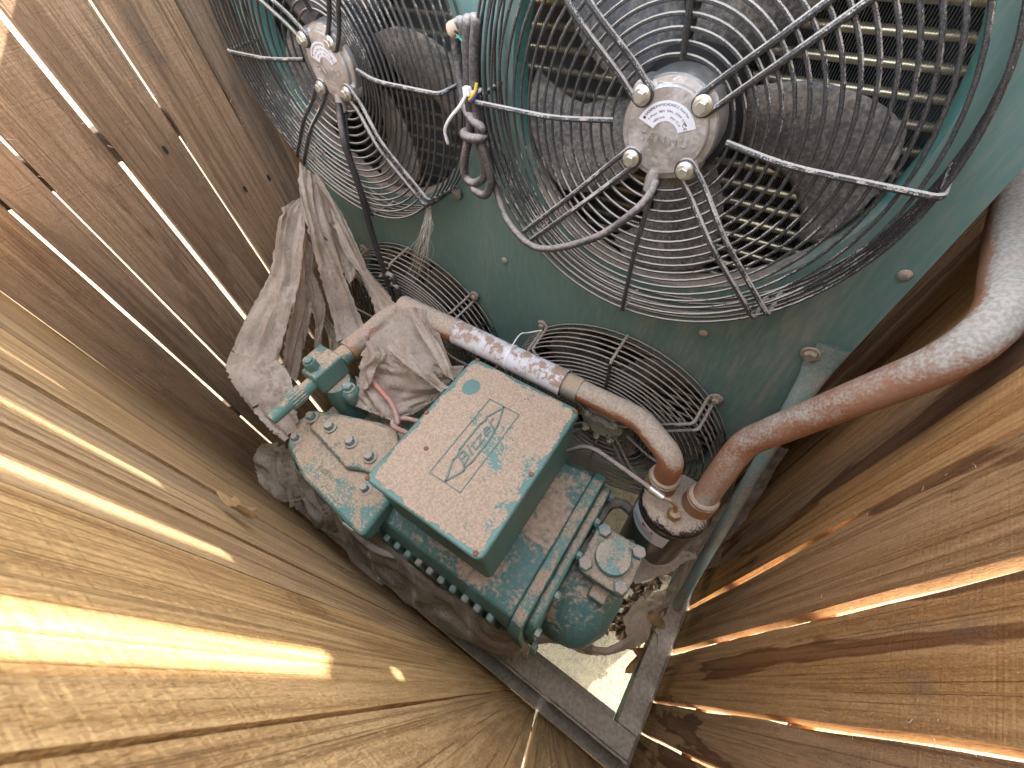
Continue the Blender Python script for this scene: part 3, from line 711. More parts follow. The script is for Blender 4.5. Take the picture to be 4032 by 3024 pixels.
hp3 = [(1170, 1700), (1240, 1645), (1330, 1690), (1395, 1745), (1330, 1775), (1270, 1730)]
for u, v, dz in ((1229, 1644, .014), (1300, 1683, .0165), (1382, 1742, .0165), (1457, 1801, .0165), (1167, 1728, .0), (1439, 1926, .0)):
    MB().hexbolt(PZ(u, v, ZH+dz), (0, 0, 1), .0098 if dz else .008, .011, .0135, .002, rot=u).build('head_bolt', M['bolt_teal'], hd)
vs, fs = text_tris('020205', .014, .0008); a_, b_ = PZ(1235, 1825, ZH), PZ(1330, 1895, ZH); tdir = (b_-a_).normalized(); tup = Vector((-tdir.y, tdir.x, 0)); ctr = (a_+b_)/2
MB().add([ctr + tdir*v.x + tup*v.y + Vector((0, 0, .0006+v.z)) for v in vs], fs).build('cast_number', M['teal_cast'], hd)
# grit heaped on the head
mb = MB()
for i in range(150):
    t = random.random(); u, v = 1275+140*t+random.gauss(0, 14), 1740+90*t+random.gauss(0, 16); p = PZ(u, v, ZH+.0005+random.random()*.002); r = random.uniform(.0008, .0026)
    mb.lathe([(r*.6, 0), (r, r*.6), (r*.4, r*1.3)], p, (random.gauss(0, .4), random.gauss(0, .4), 1), 5)
tag(mb.build('grit_heap', M['mud']), 'crumbs of brown grit lying in the hollow of the cylinder head', 'grit', kind='stuff')
# discharge valve
ZV = .985
b4 = [PZ(u, v, ZV) for u, v in ((1180, 1456), (1292, 1368), (1345, 1399), (1235, 1497))]
vx0, vx1 = (b4[0].x+b4[1].x)/2, (b4[2].x+b4[3].x)/2; vy0, vy1 = (b4[0].y+b4[3].y)/2, (b4[1].y+b4[2].y)/2
vcx, vcz = (vx0+vx1)/2, ZV-.026
dv = MB().box((vx0, vy0, ZV-.052), (vx1, vy1, ZV)).build('discharge_valve', M['teal_light'], cp, .005)
p = PZ(1222, 1432, ZV+.012); MB().hexbolt((p.x, p.y, ZV), (0, 0, 1), .0135, .020, .0, .0, rot=.2).lathe([(.009, .02), (.009, .026), (.005, .027)], (p.x, p.y, ZV), (0, 0, 1), 14).build('hex_cap', M['teal_light'], dv)
ps = PZ(1055, 1645, vcz)
MB().lathe([(.0115, 0), (.0128, .006), (.0130, .04), (.0165, .045), (.0165, .078), (.014, .082), (.014, vy0-ps.y+.002)], (vcx, ps.y, vcz), (0, 1, 0), 28).build('stem_cap', M['teal_cast'], dv)
for i in range(18):
    a = 2*PI*i/18; MB().tube([(vcx+.0165*math.cos(a), ps.y+.046, vcz+.0165*math.sin(a)), (vcx+.0165*math.cos(a), ps.y+.077, vcz+.0165*math.sin(a))], .0016, 6).build('knurl', M['teal_cast'], dv)
MB().box((vx1-.012, vy0+.02, ZV-.110), (vx1+.040, vy1-.015, ZV-.060)).build('valve_flange', M['teal_light'], dv, .012)
MB().hexbolt((vx1+.022, (vy0+vy1)/2+.004, ZV-.060), (0, 0, 1), .011, .010, .014, .002).build('flange_bolt', M['bolt_teal'], dv)
MB().lathe([(.030, .80), (.034, .875), (.030, ZV-.054)], ((vx0+vx1)/2+.012, (vy0+vy1)/2, 0), (0, 0, 1), 24).build('valve_foot', M['teal_light'], dv)
MB().lathe([(.0205, 0), (.0205, .022)], (vcx, vy1+.0005, vcz), (0, 1, 0), 26).build('valve_collar', M['teal_light'], dv)
MB().tube([(vx0+.004, vy1-.012, ZV-.02), (vx0-.010, vy1-.010, ZV-.018)], .009, 12).build('red_plug', M['red'], dv)
MB().box((vx0-.055, vy1-.03, .93), (vx0-.015, vy1+.01, .955)).build('side_lug', M['teal_light'], dv, .003)
# feet on the cross rails
for x in (-.585, -.225):
    for y in (.09, .30): MB().box((x, y, ZR1+.0005), (x+.03, y+.03, .51)).build('foot', M['teal_light'], cp, .002)

# ------------------------------------------------------------------ pipes and filter drier
YD = .405; PR = .0205
fc = Vector((.0560, .3550, 0)); ZF = .893
p_top = Vector((.0315, YD, 0)); stub_l = PZ(2600, 1905, ZF); stub_r = PZ(2748, 1985, ZF)
fd = thing('filter_drier', 'black cylindrical filter can with dusty top and two pipe stubs', 'filter', (fc.x, fc.y, ZR1))
edge = [PZ(u, v, ZF) for u, v in ((2535, 1990), (2792, 2020), (2640, 2110), (2690, 1900))]
RF = .060; fc = Vector((.0610, .3520, 0))
can = MB().lathe([(.050, ZR1+.03), (.058, ZR1+.06), (RF, ZR1+.07), (RF, ZF-.014), (RF-.001, ZF-.010), (RF-.005, ZF-.0045), (RF-.012, ZF-.001), (0.0, ZF)], (fc.x, fc.y, 0), (0, 0, 1), 56).build('can', M['black'], fd, angle=50)
MB().lathe([(RF+.0012, ZF-.020), (RF+.0012, ZF-.012)], (fc.x, fc.y, 0), (0, 0, 1), 56, cap=False).build('rim_band', M['black'], fd)
MB().lathe([(.03, ZR1+.001), (.03, ZR1+.031)], (fc.x, fc.y, 0), (0, 0, 1), 24).build('foot', M['black'], fd)
for s_ in (stub_l, stub_r):
    MB().lathe([(.0275, ZF-.004), (.0265, ZF+.004), (.0250, ZF+.026), (.0262, ZF+.030), (.0235, ZF+.033)], (s_.x, s_.y, 0), (0, 0, 1), 32).build('stub', M['rust'], fd)
    MB().lathe([(.0242, ZF+.0325), (.0246, ZF+.037), (.0215, ZF+.0395)], (s_.x, s_.y, 0), (0, 0, 1), 32).build('solder_ring', M['zinc_dull'], fd)
# paper label on the can
a0, a1 = math.radians(198), math.radians(285); n = 20
lab = MB().grid([[(fc.x+(RF+.0008)*math.cos(a0+(a1-a0)*i/n), fc.y+(RF+.0008)*math.sin(a0+(a1-a0)*i/n), z) for i in range(n+1)] for z in (ZF-.085, ZF-.033)]).build('paper_label', M['label'], fd)
def on_can(x, z): a = (a0+a1)/2+x/RF; return (fc.x+(RF+.0013)*math.cos(a), fc.y+(RF+.0013)*math.sin(a), z)
MB().add([on_can(x, ZF-.045+z) for x, z in ((-.002, -.006), (.006, .0), (.014, -.006), (.018, -.006), (.018, .006), (-.006, .006), (-.006, -.006))], [(0, 1, 2, 3, 4, 5, 6)]).build('red_mark', M['red'], lab)
mb = MB()
for i, (x0, x1) in enumerate(((-.03, .02), (-.034, .012), (-.03, .022), (-.036, .0))):
    z = ZF-.056-.005*i; mb.grid([[on_can(x0+(x1-x0)*q/8, zz_) for q in range(9)] for zz_ in (z, z+.0018)])
mb.build('printed_lines', M['ink_grey'], lab)
# discharge pipe
dp = thing('discharge_pipe', 'dusty copper pipe with a white paper sleeve running behind the terminal box', 'pipe', (-.25, YD, ZF))
zD = CZ-.609; xl_ = vcx
path = [(vcx, vy1+.022, vcz), (vcx, YD, vcz+.004), (vcx+.09, YD+.001, zD), (-.05, YD, zD), (stub_l.x, stub_l.y+.002, zD-.006), (stub_l.x, stub_l.y, ZF+.030)]
MB().tube(bend(path, [.05, .05, .02, .050], 10), PR, 22).build('tube', M['pipe'], dp)
MB().lathe([(.0245, 0), (.0245, .045)], (vcx, vy1+.024, vcz), (0, 1, 0), 26).build('rusty_coupling', M['rust'], dp)
MB().lathe([(PR+.0015, 0), (PR+.0015, .075)], (vcx, vy1+.069, vcz), (0, 1, 0), 26).build('red_sleeve', M['copper_red'], dp)
xa, xb = PY(1800, 1300, YD).x, PY(2225, 1520, YD).x
MB().lathe([(PR+.0050, 0), (PR+.0042, .02), (PR+.0040, (xb-xa)*.5), (PR+.0046, xb-xa-.004), (PR+.0068, xb-xa)], (xa, YD, zD), (1, 0, 0), 30, cap=False).build('paper_sleeve', M['paper'], dp, solid=.0006)
MB().lathe([(PR+.0030, 0), (PR+.0042, .01), (PR+.0042, .15), (PR+.0025, .158)], (xa-.155, YD, zD), (1, 0, 0), 28).build('sleeve', M['pipe'], dp)
MB().lathe([(PR+.0022, 0), (PR+.0022, .03)], (xb+.001, YD, zD), (1, 0, 0), 28).build('foil_band', M['zinc_dull'], dp)
xz = PY(2010, 1410, YD).x
MB().lathe([(PR+.0058, 0), (PR+.0064, .002), (PR+.0058, .0045)], (xz, YD, zD), (1, 0, 0), 30, cap=False).build('cable_tie', M['nylon'], dp)
MB().tube(spline([(xz+.002, YD-.004, zD+PR+.005), (xz+.004, YD+.03, zD+PR+.018), PY(2080, 1310, .455), PY(2135, 1300, .475)]), .0013, 6).build('tie_tail', M['nylon'], dp)
# suction pipe
sp = thing('suction_pipe', 'thick copper pipe grey with dust sweeping up from the filter can along the right fence', 'pipe', (.17, .42, ZF))
A_ = Vector((stub_r.x, stub_r.y, ZF+.030)); E1 = PX(2928, 1745, stub_r.x+.006)
E2 = PX(3955, 1335, .2115); E3 = PX(3972, 980, .2125); E4 = E3+(PX(4015, 690, .2125)-E3)*2.6
MB().tube(bend([A_, E1, E2, E3, E4], [.026, .075, .09], 14), .0205, 28).build('tube', M['pipe_big'], sp)
MB().lathe([(.0232, 0), (.0232, .30)], E3+(E4-E3)*.42, E4-E3, 28).build('insulation', M['pipe_big'], sp)
# equalising hose into the filter top
hs = thing('capillary_hose', 'thin grey hose with a silver crimp ending on the filter can top', 'hose', tuple(PZ(2400, 1810, .93)))
pts = [(2235, 1775, .900), (2290, 1760, .915), (2340, 1770, .925), (2400, 1808, .93), (2470, 1858, .93), (2560, 1922, .93)]
MB().tube(spline([PZ(*q) for q in pts]), .0045, 10).build('hose', M['hose'], hs)
MB().tube([PZ(2558, 1921, .93), PZ(2612, 1960, .929)], .0062, 12).build('crimp', M['zinc'], hs)
MB().tube(spline([PZ(2610, 1959, .929), PZ(2645, 1975, .927), PZ(2662, 1998, .918), PZ(2655, 2020, .902)]), .0033, 10).build('brass_tail', M['brass'], hs)
q = PZ(2650, 2030, ZF); MB().hexbolt((q.x, q.y, ZF), (0, 0, 1), .0115, .014, 0, 0).build('brass_nut', M['brass'], hs)
# oil hose at the lower left
oh = thing('oil_hose', 'black rubber hose with a brass elbow below the cylinder head', 'hose', tuple(PZ(1480, 2150, .78)))
MB().tube(spline([PZ(1380, 1992, .80), PZ(1350, 2000, .80), PZ(1336, 2030, .80), PZ(1353, 2060, .79)]), .004, 10).build('brass_elbow', M['brass'], oh)
MB().hexbolt(PZ(1392, 1990, .80), (PZ(1350, 2000, .80)-PZ(1392, 1990, .80)), .009, .018, 0, 0).build('brass_nut', M['brass'], oh)
MB().tube([PZ(1352, 2058, .79), PZ(1396, 2092, .78)], .0062, 12).build('crimp', M['zinc'], oh)
MB().tube(spline([PZ(1394, 2091, .78), PZ(1434, 2129, .775), PZ(1488, 2167, .77), PZ(1570, 2191, .76), PZ(1651, 2199, .75), PZ(1716, 2196, .74), PZ(1790, 2200, .72)]), .0080, 12).build('hose', M['hose'], oh)
# pale pipe loop in the shadow behind the suction valve
lp = MB().tube(spline([PZ(2350, 2090, .72), PZ(2362, 2040, .74), PZ(2400, 1990, .745), PZ(2450, 1985, .74), PZ(2500, 2030, .72), PZ(2530, 2080, .66)]), .0105, 12).build('bent_pipe', M['hose'])
tag(lp, 'pale bent pipe loop in the shadow between suction valve and filter can', 'pipe')
# pink cable
pk = thing('pink_cable', 'dusty pink cable running under the terminal box edge', 'cable', tuple(PZ(1540, 1590, .92)))
MB().tube(spline([PZ(1440, 1462, .935), PZ(1452, 1478, .935), PZ(1486, 1522, .935), PZ(1516, 1558, .93), PZ(1543, 1591, .93), PZ(1562, 1638, .925), PZ(1566, 1666, .92), PZ(1548, 1662, .925), PZ(1552, 1680, .925), PZ(1590, 1700, .92), PZ(1640, 1720, .91)]), .0052, 10).build('cable', M['pink'], pk)
MB().tube(spline([PZ(1560, 1650, .915), PZ(1600, 1648, .915), PZ(1650, 1660, .91)]), .0048, 10).build('cable', M['pink'], pk)
MB().tube(spline([PZ(1570, 2020, .82), PZ(1556, 2040, .80), PZ(1530, 2085, .78)]), .0062, 10).build('cable_end', M['pink'], pk)

# ------------------------------------------------------------------ cords between the fans
def Z5(x, y, Y=.492): return PY(1700+x/2.074, 50+y/2.074, Y)
cb = thing('cable_bundle', 'looped bundle of dusty grey cable tied between the two upper fans', 'cable bundle', tuple(Z5(330, 800)))
for P_ in ([(262, 170), (258, 95), (225, 90), (200, 130)],):
    MB().tube(spline([Z5(*q) for q in P_]), .0072, 10).build('cable', M['cord'], cb)
MB().tube(spline([Z5(262, 160, .497), Z5(262, 100, .50), Z5(288, 66, .492), Z5(296, 90, .487), Z5(290, 300, .487), Z5(298, 620, .487), Z5(312, 800, .49), Z5(310, 980, .492), Z5(268, 1200, .492), Z5(275, 1340, .492), Z5(350, 1392, .49), Z5(428, 1340, .488), Z5(430, 1240, .488), Z5(395, 1080, .488), Z5(372, 1000, .49)]), .0064, 12).build('cable', M['cord'], cb)
MB().tube(spline([Z5(318, 100, .50), Z5(330, 60, .495), Z5(352, 55, .488), Z5(362, 90, .485), Z5(345, 320, .485), Z5(348, 620, .485), Z5(370, 820, .487), Z5(400, 1050, .485), Z5(450, 1220, .485), Z5(482, 1380, .485), Z5(440, 1488, .485), Z5(365, 1460, .487), Z5(340, 1420, .49)]), .0064, 12).build('cable', M['cord'], cb)
MB().tube(spline([Z5(195, 190, .507), Z5(205, 350, .507), Z5(240, 580, .503), Z5(270, 760, .495), Z5(330, 870, .484), Z5(405, 945, .482), Z5(420, 1000, .49)]), .0064, 12).build('cable', M['cord'], cb)
MB().tube([Z5(345+82*math.cos(a), 1000+30*math.sin(a)+(8*math.cos(a)), .489-.014*math.sin(a)) for a in [2*PI*i/24 for i in range(24)]], .0066, 10, closed=True).build('cable', M['cord'], cb)
MB().tube([Z5(338+62*math.cos(a), 640+10*math.sin(a)-(10*math.cos(a)), .489-.012*math.sin(a)) for a in [2*PI*i/24 for i in range(24)]], .0022, 8, closed=True).build('cable_tie', M['nylon'], cb)
MB().box(Z5(290, 640, .474)-Vector((.005, .004, .005)), Z5(290, 640, .474)+Vector((.005, .004, .005))).build('tie_head', M['nylon'], cb, .001)
MB().tube(spline([Z5(288, 655, .472), Z5(230, 760, .468), Z5(150, 860, .466), Z5(108, 950, .468), Z5(120, 1030, .47), Z5(133, 1068, .472)]), [.0022]*40+[.0008], 8).build('tie_tail', M['nylon'], cb)
MB().tube(spline([Z5(366, 575, .476), Z5(350, 650, .474), Z5(305, 710, .474)]), .0020, 8).build('yellow_wire', M['yellow'], cb)
MB().tube(spline([Z5(372, 600, .478), Z5(362, 660, .476), Z5(340, 700, .475), Z5(312, 722, .476)]), .0020, 8).build('blue_wire', M['blue'], cb)
MB().tube([Z5(200, 170, .49), Z5(262, 240, .488)], .0018, 8).build('green_wire', M['green'], cb)
MB().tube([Z5(225, 95, .492), Z5(160, 140, .492)], [.0072, .0085], 10).build('frayed_sheath', M['mud'], cb)
mc = MB().tube(spline([Z5(452, 1100, .497), Z5(475, 1200, .497), PY(1952, 740, .497), PY(1985, 840, .485), PY(2009, 885, .475), PY(2072, 954, .468), PY(2142, 980, .466), PY(2243, 967, .466), PY(2370, 923, .468), PY(2496, 834, .474), PY(2555, 770, .485), PY(2582, 712, .497)]), .0052, 12).build('motor_cable', M['cord'])
tag(mc, 'grey motor cable drooping in a curve from the biggest fan hub', 'cable')
hc = MB().tube(spline([PY(1333, 405, .497), PY(1338, 440, .492), PY(1345, 500, .482), PY(1364, 588, .471), PY(1419, 752, .466), PY(1466, 924, .464), PY(1521, 1097, .455), PY(1545, 1165, .455), PY(1560, 1230, .46)]), .0062, 12).build('hub_cable', M['cord_black'])
tag(hc, 'black cord hanging straight down from the left fan hub to the low fan', 'cable')
mb = MB()
for a_, b_, c_ in (((1500, 1090), (1540, 1085), (1565, 1150)), ((1535, 1120), (1562, 1130), (1582, 1190))):
    mb.tube(spline([PY(*a_, .462), PY(*b_, .455), PY(*c_, .462), PY(c_[0]+15, c_[1]+60, .47)]), .0058, 10)
tag(mb.build('cord_hook', M['cord']), 'pair of short hooked cord ends at the foot of the black hanging cord', 'cable')

# ------------------------------------------------------------------ plastic sheeting
hsht = thing('plastic_sheet', 'torn beige plastic sheet hanging in strips from the left fan guard', 'plastic sheet', tuple(PX(1150, 1300, -.80)))
def px(L, X): return [PX(u, v, X[0]+(X[1]-X[0])*i/(len(L)-1)) for i, (u, v) in enumerate(L)]
def strip(A, B, XA, XB, mat='film', nu=44, nv=16, amp=.006, folds=2.0, seed=1.0, par=hsht, name='strip'):
    return loft(px(A, XA), px(B, XB), nu, nv, amp, folds, seed).build(name, M[mat], par, angle=60)
strip([(1172, 795), (1108, 835), (1060, 1080), (960, 1270), (885, 1445)], [(1215, 790), (1195, 950), (1180, 1100), (1120, 1320), (1085, 1470)], (-.90, -.84), (-.86, -.78), seed=2, folds=2.3, amp=.007)
strip([(1178, 640), (1180, 780), (1225, 950), (1270, 1120), (1310, 1260), (1325, 1345)], [(1235, 690), (1280, 830), (1325, 990), (1375, 1140), (1425, 1260), (1445, 1310)], (-.87, -.76), (-.85, -.72), seed=5, folds=1.5)
strip([(1235, 690), (1290, 800), (1320, 900), (1360, 1000), (1420, 1090), (1470, 1200), (1490, 1275)], [(1250, 680), (1340, 830), (1390, 930), (1450, 1060), (1510, 1130), (1550, 1190), (1575, 1240)], (-.86, -.66), (-.84, -.62), seed=8, folds=1.4)
strip([(1290, 830), (1310, 930), (1350, 1060), (1380, 1120)], [(1240, 700), (1330, 850), (1390, 960), (1400, 1080)], (-.84, -.78), (-.85, -.76), seed=9, folds=2.5)
strip([(1185, 900), (1165, 1090), (1150, 1200), (1120, 1350), (1110, 1480)], [(1240, 980), (1235, 1100), (1220, 1250), (1190, 1400), (1170, 1500)], (-.88, -.84), (-.87, -.82), seed=12, folds=2.8, amp=.008)
strip([(1195, 1120), (1215, 1200), (1240, 1260), (1240, 1340), (1235, 1420)], [(1240, 1080), (1280, 1200), (1275, 1280), (1265, 1340), (1270, 1400)], (-.86, -.84), (-.84, -.82), seed=14, mat='film', folds=1.5)
strip([(1250, 1180), (1290, 1250), (1330, 1300), (1370, 1330)], [(1255, 1250), (1290, 1320), (1300, 1400), (1310, 1440)], (-.90, -.86), (-.90, -.86), seed=17, mat='film_dark', amp=.004)
strip([(885, 1440), (925, 1525), (1000, 1620), (1065, 1690), (1125, 1745)], [(1095, 1420), (1130, 1460), (1150, 1510), (1165, 1600), (1175, 1660)], (-.84, -.66), (-.78, -.66), seed=20, folds=2.6, amp=.006)
# crumpled sheet over the pipe corner
csh = thing('plastic_sheet', 'crumpled dusty plastic sheet stuck over the pipe corner left of the terminal box', 'plastic sheet', tuple(PZ(1600, 1450, .94)))
def pz(L): return [PZ(u, v, z) for u, v, z in L]
def zstrip(A, B, seed, mat='film', nu=44, nv=22, amp=.007, folds=2.0, par=csh, name='fold', sag=0.0):
    return loft(pz(A), pz(B), nu, nv, amp, folds, seed, sag).build(name, M[mat], par, angle=60)
zstrip([(1480, 1300, 1.005), (1530, 1245, 1.012), (1590, 1212, 1.02), (1660, 1215, 1.02), (1700, 1240, 1.015)], [(1420, 1400, .965), (1520, 1430, .965), (1640, 1480, .965), (1720, 1480, .965), (1790, 1470, .97)], 31, amp=.006, folds=1.3)
zstrip([(1430, 1370, .975), (1520, 1405, .972), (1640, 1470, .968), (1790, 1480, .965)], [(1400, 1560, .905), (1500, 1640, .90), (1600, 1640, .90), (1700, 1590, .915)], 37, nu=60, nv=30, amp=.008, folds=2.4)
zstrip([(1400, 1480, .925), (1410, 1560, .90), (1400, 1600, .893)], [(1640, 1560, .92), (1620, 1620, .905), (1560, 1665, .895)], 41, nu=30, nv=30, amp=.006, folds=3)
zstrip([(1605, 1215, 1.036), (1650, 1310, 1.018), (1700, 1390, 1.003), (1745, 1470, .992)], [(1650, 1212, 1.036), (1685, 1290, 1.018), (1745, 1385, 1.003), (1790, 1500, .992)], 44, nv=9, amp=.004, folds=.6)
zstrip([(1520, 1365, 1.004), (1600, 1440, .996), (1680, 1500, .988), (1735, 1545, .985)], [(1565, 1350, 1.004), (1650, 1425, .996), (1720, 1485, .988), (1765, 1525, .985)], 47, nv=9, amp=.003, folds=.7)
zstrip([(1440, 1345, .985), (1450, 1400, .975), (1420, 1470, .945), (1420, 1560, .92)], [(1500, 1350, .988), (1520, 1400, .98), (1480, 1450, .965), (1470, 1500, .95)], 49, nv=14, amp=.006, folds=1.5)
zstrip([(1700, 1420, .985), (1760, 1440, .98), (1830, 1440, .975)], [(1700, 1460, .975), (1760, 1480, .972), (1800, 1490, .97)], 50, nv=9, amp=.004, folds=1)
# sheet sagging along the front side under the compressor
lsh = thing('plastic_sheet', 'dull grey plastic sheet drooping between the front fence and the compressor', 'plastic sheet', tuple(PZ(1600, 2300, .55)))
zstrip([(1340, 1960, .80), (1440, 2070, .80), (1560, 2180, .79), (1700, 2290, .78), (1850, 2395, .77), (1960, 2475, .75), (2060, 2500, .72)], [(1300, 2030, .66), (1420, 2200, .63), (1560, 2340, .61), (1710, 2450, .59), (1840, 2530, .57), (1950, 2575, .56), (2030, 2570, .58)], 53, 'film_dark', nu=80, nv=22, amp=.005, folds=1.3, par=lsh, sag=.0)
zstrip([(1300, 1880, .70), (1380, 2020, .68), (1450, 2150, .65), (1520, 2260, .60)], [(1340, 1900, .71), (1440, 2050, .69), (1520, 2160, .67), (1600, 2260, .64)], 57, 'film_dark', nv=12, amp=.004, folds=1, par=lsh)
zstrip([(1360, 2120, .63), (1390, 2230, .56), (1450, 2300, .53)], [(1420, 2110, .65), (1480, 2200, .62), (1540, 2300, .56)], 58, 'film', nv=12, amp=.006, folds=2, par=lsh)
gsh = thing('plastic_sheet', 'bunched grey plastic sheet jammed against the left corner below the cylinder head', 'plastic sheet', tuple(PZ(1120, 1880, .70)))
zstrip([(1040, 1740, .78), (1010, 1800, .72), (1030, 1900, .66), (1090, 1960, .62)], [(1140, 1760, .80), (1160, 1820, .76), (1180, 1900, .70), (1190, 2000, .62)], 61, 'film_dark', nv=22, amp=.012, folds=2.0, par=gsh)
zstrip([(1140, 1800, .78), (1180, 1900, .72), (1210, 2000, .66), (1240, 2060, .60)], [(1240, 1890, .78), (1280, 1960, .73), (1310, 2030, .68), (1330, 2100, .62)], 64, 'film_dark', nv=22, amp=.010, folds=2.2, par=gsh)
zstrip([(1200, 1960, .66), (1240, 2060, .60), (1330, 2120, .56), (1400, 2240, .52)], [(1250, 1960, .68), (1330, 2050, .64), (1400, 2130, .60), (1460, 2250, .54)], 66, 'film_dark', nv=16, amp=.008, folds=2, par=gsh)
zstrip([(1960, 2520, .50), (2010, 2590, .46), (2060, 2590, .45)], [(1990, 2490, .54), (2060, 2520, .52), (2090, 2560, .48)], 67, 'film_dark', nv=14, amp=.010, folds=1.5, par=lsh)
# beige sheet under the motor end
ush = thing('plastic_sheet', 'beige plastic sheet spread below the motor end above the bare concrete', 'plastic sheet', tuple(PZ(2230, 2480, .50)))
zstrip([(2010, 2480, .66), (2080, 2535, .63), (2160, 2530, .61), (2230, 2545, .59), (2330, 2575, .57)], [(2110, 2430, .72), (2180, 2370, .74), (2260, 2320, .75), (2330, 2310, .74), (2345, 2400, .70)], 71, 'film', nu=50, nv=20, amp=.005, folds=1.0, par=ush)
zstrip([(2160, 2460, .63), (2220, 2530, .60), (2300, 2575, .57), (2400, 2575, .55), (2500, 2545, .53)], [(2180, 2440, .65), (2250, 2495, .62), (2320, 2535, .59), (2400, 2545, .57), (2490, 2490, .56)], 74, 'film', nu=40, nv=9, amp=.004, folds=1.0, par=ush)
zstrip([(2480, 2550, .53), (2550, 2520, .50), (2560, 2460, .49)], [(2450, 2430, .58), (2490, 2380, .58), (2530, 2340, .57)], 76, 'film', nu=26, nv=14, amp=.006, folds=1.5, par=ush)
# clear sheet round the right corner
rsh = thing('plastic_sheet', 'thin clear plastic sheet caught round the side rail below the filter can', 'plastic sheet', tuple(PZ(2650, 2300, .5)))
zstrip([(2445, 2120, .76), (2520, 2130, .74), (2600, 2150, .72), (2700, 2170, .70), (2740, 2180, .69)], [(2500, 2300, .66), (2570, 2275, .66), (2640, 2255, .66), (2700, 2215, .67), (2740, 2190, .68)], 81, 'film', nu=36, nv=18, amp=.005, folds=1.4, par=rsh)
zstrip([(2680, 2200, .60), (2650, 2290, .53), (2590, 2330, .50), (2545, 2320, .50)], [(2735, 2200, .58), (2700, 2290, .50), (2620, 2390, .47), (2520, 2440, .45)], 83, 'film_clear', nu=30, nv=16, amp=.004, folds=.8, par=rsh)
zstrip([(2720, 2140, .62), (2830, 2010, .68), (2960, 1880, .76), (3060, 1770, .84)], [(2800, 2190, .56), (2880, 2110, .60), (2990, 1960, .68), (3110, 1765, .82)], 86, 'film_clear', nu=40, nv=16, amp=.007, folds=1.6, par=rsh)
zstrip([(2740, 2170, .57), (2790, 2150, .58), (2850, 2130, .58)], [(2760, 2250, .52), (2800, 2240, .53), (2845, 2215, .54)], 88, 'film_clear', nu=24, nv=12, amp=.006, folds=1.6, par=rsh)

# ------------------------------------------------------------------ dry leaves, mud nest, cobwebs, splinters
def leaf(c, size, yaw, tilt, seed, mat='leaf'):
    rows = []; n = 12
    for i in range(n+1):
        t = i/n; wdt = size*.30*math.sin(PI*min(1, t*1.02))**.8+.0005
        row = []
        for j in range(7):
            q = j/6*2-1
            row.append(Vector((size*(t-.5), q*wdt, size*.22*abs(q)**1.5*math.sin(PI*t) + size*.12*math.sin(t*5+seed)+mnoise.noise(Vector((t*4, q*2, seed)))*size*.1)))
        rows.append(row)
    R = Matrix.Rotation(yaw, 3, 'Z') @ Matrix.Rotation(tilt, 3, 'X') @ Matrix.Rotation(tilt*.6, 3, 'Y')
    return MB().grid([[Vector(c)+R @ p for p in r] for r in rows]).build('dry_leaf', M[mat], None, angle=60)
spots_ = [((2500, 2480, .44), .062, 1.9, .9, 'curled dry leaf standing on edge beside the green bell'),
          ((2560, 2500, .43), .060, 2.3, -.5, 'flat brown leaf against the side rail above the sunlit concrete'),
          ((2490, 2610, .40), .058, 1.2, .7, 'pale folded leaf lowest on the sunlit concrete corner'),
          ((2530, 2560, .41), .052, .4, .5, 'brown leaf in the pile just above the lowest leaf'),
          ((2575, 2440, .44), .060, 2.8, .3, 'broad brown leaf under the clear plastic tip'),
          ((2610, 2420, .43), .05, 1.0, -.7, 'small dark leaf tucked along the rail under the clear plastic'),
          ((2545, 2415, .47), .055, .2, .8, 'light brown leaf nearest the green valve'),
          ((2600, 2480, .42), .045, 2.0, 1.0, 'narrow leaf upright against the inside of the side rail')]
for i, (p, s_, y_, t_, lb) in enumerate(spots_):
    tag(leaf(PZ(*p), s_, y_, t_, i*2.1), lb, 'leaf', 'dry leaves by the side rail')
lt = MB(); random.seed(21)
for i in range(230):
    cx_, cy_ = random.uniform(.08, .20), random.uniform(.25, .54); z_ = GZ+random.uniform(.006, .10)+.5*max(0, cx_-.06)
    sz = random.uniform(.022, .05); Rm_ = Matrix.Rotation(random.uniform(0, 6.3), 3, 'Z') @ Matrix.Rotation(random.gauss(0, .6), 3, 'X') @ Matrix.Rotation(random.gauss(0, .6), 3, 'Y')
    lt.grid([[Vector((cx_, cy_, z_)) + Rm_ @ Vector((sz*(t-.5), q*sz*.3*math.sin(PI*min(1, t+.05)), sz*.25*q*q+.1*sz*math.sin(t*5+i))) for q in (-1, -.4, .4, 1)] for t in (0, .2, .45, .7, .9, 1)])
tag(lt.build('leaf_litter', M['litter']), 'dark drift of dry leaves lying in the shade behind the sunlit concrete', 'leaf litter', kind='stuff')
lf = thing('dry_leaf', 'small torn dry leaf stuck on the tan front fence', 'leaf', tuple(PY(915, 2020, -.045)))
c0 = PY(915, 2020, -.0465); mb = MB()
for a_, L_ in ((.3, .030), (1.2, .022), (2.2, .028), (3.4, .018), (4.6, .022), (5.5, .02)):
    d_ = Vector((math.cos(a_), 0, math.sin(a_))); s__ = Vector((-math.sin(a_), .3, math.cos(a_)))
    mb.grid([[c0+d_*L_*t+s__*L_*.28*q*math.sin(PI*min(1, t+.08))+Vector((0, .004+.010*t*abs(math.sin(a_*3)), 0)) for q in (-1, 0, 1)] for t in (0, .3, .6, .85, 1)])
mb.build('leaf_blade', M['leaf'], lf, angle=60)
nst = MB(); c0 = PX(3555, 1490, XR-.004); rows = []
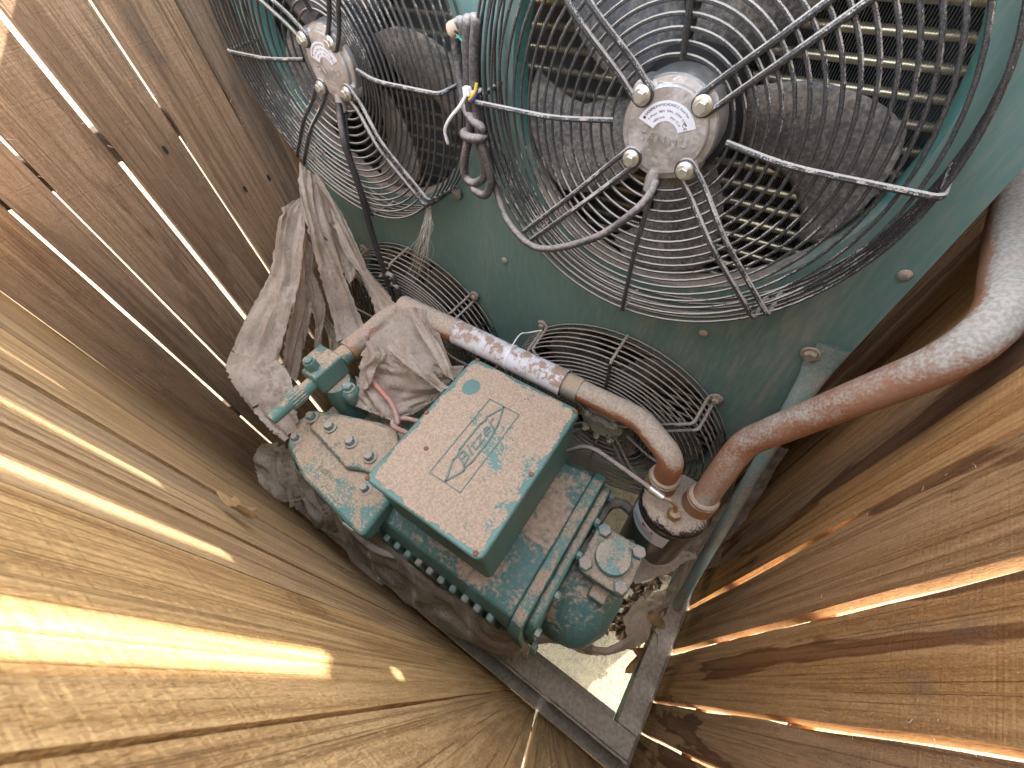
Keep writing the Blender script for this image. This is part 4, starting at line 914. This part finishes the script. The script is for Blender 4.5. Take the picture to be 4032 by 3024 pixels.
for i in range(9):
    row = []
    for j in range(17):
        t = i/8*PI*.5; a_ = j/16*2*PI; r_ = math.sin(t)*(.021+.007*mnoise.noise(Vector((math.cos(a_)*1.5, math.sin(a_)*1.5, t))))
        row.append(c0+Vector((-.010*math.cos(t), r_*math.cos(a_)*1.1, r_*math.sin(a_)*.62)))
    rows.append(row)
nst.grid(rows); nest = nst.build('mud_nest', M['mud']); tag(nest, 'small tan mud lump of an insect nest on the right fence above the pipe', 'insect nest')
# cobweb hanging between left fan and low fan
cw = MB(); random.seed(5)
for i in range(34):
    u0, v0 = 1690+random.gauss(0, 7), 800+random.random()*60; u1, v1 = 1625+random.gauss(0, 22), 960+random.random()*180
    P_ = [PY(u0+(u1-u0)*t+random.gauss(0, 9)*math.sin(PI*t)+14*math.sin(PI*t), v0+(v1-v0)*t, .505-.02*math.sin(PI*t)+random.gauss(0, .004)) for t in (0, .2, .4, .6, .8, 1)]
    cw.tube(spline(P_, 4), random.uniform(.00025, .0007), 4)
tag(cw.build('cobweb', M['web']), 'dusty cobweb strands hanging between the left fan and the low fan', 'cobweb', kind='stuff')
fib = MB()
for i in range(150):
    gy = random.choice([.052, .1225, .2415, .2415, .36, .36, .512, .1225]); z = random.uniform(.45, 1.25); c0 = Vector((XR-.0008, gy+random.gauss(0, .010), z))
    L_ = random.uniform(.002, .007); d_ = Vector((-abs(random.gauss(.4, .3)), random.gauss(0, .8), random.gauss(0, .8))).normalized()
    fib.tube([c0, c0+d_*L_*.5+Vector((0, random.gauss(0, .001), .001)), c0+d_*L_], [.00026, .0002, .0001], 4)
for i in range(90):
    c0 = Vector((random.uniform(-.9, .05), YF+.0008, random.uniform(.4, 1.1))); L_ = random.uniform(.002, .006); d_ = Vector((random.gauss(0, .7), abs(random.gauss(.3, .3)), random.gauss(0, .8))).normalized()
    fib.tube([c0, c0+d_*L_*.6, c0+d_*L_], [.00025, .0002, .0001], 4)
for i in range(40):
    c0 = Vector((XL+.0008, random.choice([.117, .231, .348, .470])+random.gauss(0, .004), random.uniform(.7, 1.5))); L_ = random.uniform(.004, .012); d_ = Vector((abs(random.gauss(.4, .3)), random.gauss(0, .8), random.gauss(0, .6))).normalized()
    fib.tube([c0, c0+d_*L_*.6, c0+d_*L_], [.0005, .0003, .0001], 4)
tag(fib.build('wood_splinters', M['splinter']), 'pale wood fibres sticking out along the fence board gaps', 'splinters', kind='stuff')
